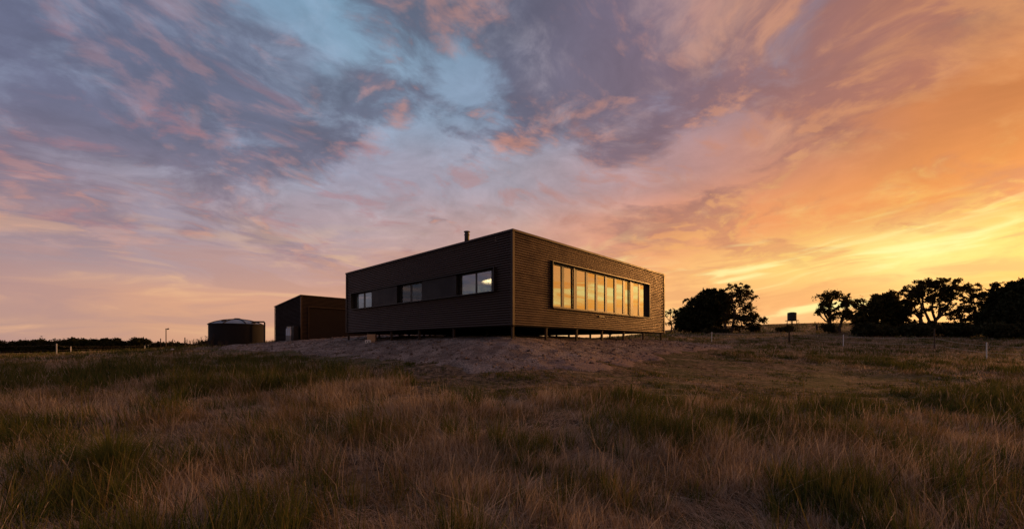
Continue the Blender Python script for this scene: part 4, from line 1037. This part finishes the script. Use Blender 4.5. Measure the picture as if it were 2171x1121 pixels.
# seed-headed stalks
def stalks():
    r = np.random.default_rng(77); n = 1100
    d = np.sqrt(r.uniform(2.2**2, 13**2, n)); x = r.uniform(-1.4, 1.4, n)*d
    ok = (padmask(x, d) < -.3) & (mown(x, d) < .4) & (fbm(x, d, .7, 3, 900) > .45); x, d = x[ok], d[ok]; n = len(x)
    h = r.uniform(.28, .52, n); a = r.uniform(0, 2*np.pi, n); ln = r.uniform(.08, .4, n)
    z = H(x, d); V = []; F4 = []; T = []; A = []
    w = .0016 + .0002*d
    top = np.stack([x+np.cos(a)*h*ln, d+np.sin(a)*h*ln, z+h*(1-.3*ln)], 1); mid = np.stack([x+np.cos(a)*h*ln*.3, d+np.sin(a)*h*ln*.3, z+h*.55], 1)
    base = np.stack([x, d, z-.02], 1); sx = np.stack([w, 0*w, 0*w], 1)
    P = np.stack([base-sx, base+sx, mid+sx, mid-sx, top+sx*.7, top-sx*.7], 1)
    k0 = np.arange(n)[:,None]*6
    F4.append(k0+np.array([[0,1,2,3]])); F4.append(k0+np.array([[3,2,4,5]])); V.append(P.reshape(-1,3)); kk = n*6
    nt = 6
    for j in range(nt):
        s = 1-.035*j; c = mid + (top-mid)*(1.0-.07*j)
        dr = r.normal(size=(n,3)); dr = dr*.16 + (top-mid)/np.linalg.norm(top-mid, axis=1)[:,None]; dr /= np.linalg.norm(dr, axis=1)[:,None]; L = .02+.002*j
        b = np.cross(dr, r.normal(size=(n,3))); b /= np.linalg.norm(b, axis=1)[:,None]; b *= (.0016+.0002*d)[:,None]
        V.append(np.stack([c, c+dr*L*.5+b, c+dr*L, c+dr*L*.5-b], 1).reshape(-1,3)); F4.append(kk+np.arange(n*4).reshape(-1,4)); kk += n*4
    V = np.concatenate(V); tone = np.full(len(V), .12) + r.normal(0, .04, len(V))
    o = np_mesh('grass_stalks', V, [np.concatenate(F4)], GM, attrs={'tone': np.clip(tone, 0, 1), 'along': np.full(len(V), .8)})
    tag(o, 'thin seed-headed dry stalks standing above the pasture', 'grass', None, 'stuff')
stalks()
# one large green tussock, lower left
def tussock(px, d, n, h, sp, label, tone0):
    r = np.random.default_rng(int(px)); x0 = gx(px, d); K = 5
    th = r.uniform(0, 2*np.pi, n); rad = np.abs(r.normal(0, sp*.35, n)); bx = x0+rad*np.cos(th); by = d+rad*np.sin(th); bz = H(bx, by)-.02
    hh = h*r.uniform(.5, 1.15, n); out = r.uniform(.1, 1.0, n); wa = th+np.pi/2; w = .008*r.uniform(.7, 1.3, n)
    V = np.empty((n, 2*K+1, 3)); A = np.empty((n, 2*K+1))
    for i in range(K+1):
        s = i/K; cx = bx+np.cos(th)*hh*out*(.35*s+.75*s*s); cy = by+np.sin(th)*hh*out*(.35*s+.75*s*s); cz = bz+hh*s*(1-.45*out*s); ww = w*(1-s)**.6*.5
        if i < K:
            for q, sg in ((2*i,-1),(2*i+1,1)):
                V[:,q,0] = cx+sg*np.cos(wa)*ww; V[:,q,1] = cy+sg*np.sin(wa)*ww; V[:,q,2] = cz; A[:,q] = s*.4
        else: V[:,2*K] = np.stack([cx, cy, cz], 1); A[:,2*K] = .4
    b = np.arange(n)[:,None]*(2*K+1)
    Qs = np.concatenate([np.concatenate([b+2*i, b+2*i+1, b+2*i+3, b+2*i+2], 1) for i in range(K-1)]); Tr = np.concatenate([b+2*K-2, b+2*K-1, b+2*K], 1)
    o = np_mesh('grass_tussock', V.reshape(-1,3), [Qs, Tr], GM, attrs={'tone': np.repeat(np.clip(r.normal(tone0, .05, n), 0, 1), 2*K+1), 'along': A.ravel()})
    return tag(o, label, 'tussock')
tussock(235, 4.9, 900, .62, .42, 'large arching bright green tussock in the left foreground', .77)

# loose stones on the bank
def stones():
    r = np.random.default_rng(5); n = 42000
    x = r.uniform(-25, 20, n); y = r.uniform(11.5, 34, n); pm = padmask(x, y)
    inside = (np.abs((x-C0.x)*Rd.x+(y-C0.y)*Rd.y - LEN_R/2) < LEN_R/2) & (np.abs((x-C0.x)*Ld.x+(y-C0.y)*Ld.y - LEN_L/2) < LEN_L/2)
    ok = (pm > -.3) & ~inside & (fbm(x, y, .8, 3, 55)+r.normal(0,.12,n) > .42); x, y = x[ok], y[ok]; n = len(x)
    s = .016 + .075*r.uniform(0, 1, n)**5; z = padz(x, y, padmask(x, y))
    oc = np.array([(1,0,0),(-1,0,0),(0,1,0),(0,-1,0),(0,0,1),(0,0,-1)], float)
    fc = np.array([(0,2,4),(2,1,4),(1,3,4),(3,0,4),(2,0,5),(1,2,5),(3,1,5),(0,3,5)])
    V = oc[None]*s[:,None,None]*r.uniform(.6,1.3,(n,6,1)) + r.normal(0,.15,(n,6,3))*s[:,None,None]; V[:,:,2] *= .7
    V += np.stack([x, y, z+.003], 1)[:,None]
    F = (np.arange(n)[:,None,None]*6 + fc[None]).reshape(-1,3)
    m = leafmat('loose_stone', (.17,.125,.10), 0.0)
    o = np_mesh('loose_stones', V.reshape(-1,3), [F], m, attrs={'tone': np.repeat(r.uniform(0,1,n), 6)})
    tag(o, 'loose stones and clods scattered over the gravel bank', 'stones', None, 'stuff')
stones()
# dry weed stalks beside the tank
for i, (px, d, n, hh) in enumerate(((441,37,26,1.0),(412,44,26,.8),(470,33,12,.4))):
    random.seed(i+3); x0 = gx(px, d); m_ = MB()
    for j in range(n):
        x = x0 + random.gauss(0, .45 if i else .25); y = d + random.gauss(0, .3); g = h1(x, y); h = hh*random.uniform(.4, 1.15); ln = random.uniform(-.2, .25)
        m_.tube([(x, y, g-.05), (x+ln*h*.4, y, g+h*.6), (x+ln*h, y, g+h)], [.012, .010, .006], 4)
        for q in range(5):
            s = random.uniform(.5, 1); a = random.choice((-1,1))*random.uniform(.05,.14); m_.tube([(x+ln*h*s, y, g+h*s), (x+ln*h*s+a, y, g+h*s+.12)], [.012, .008], 4)
    tag(m_.build('dry_weed', M['bark']), ['clump of tall dry weed stalks touching the left of the tank','loose clump of dry weed stalks left of the tank','short dry weed stalks in front of the tank'][i], 'weed')
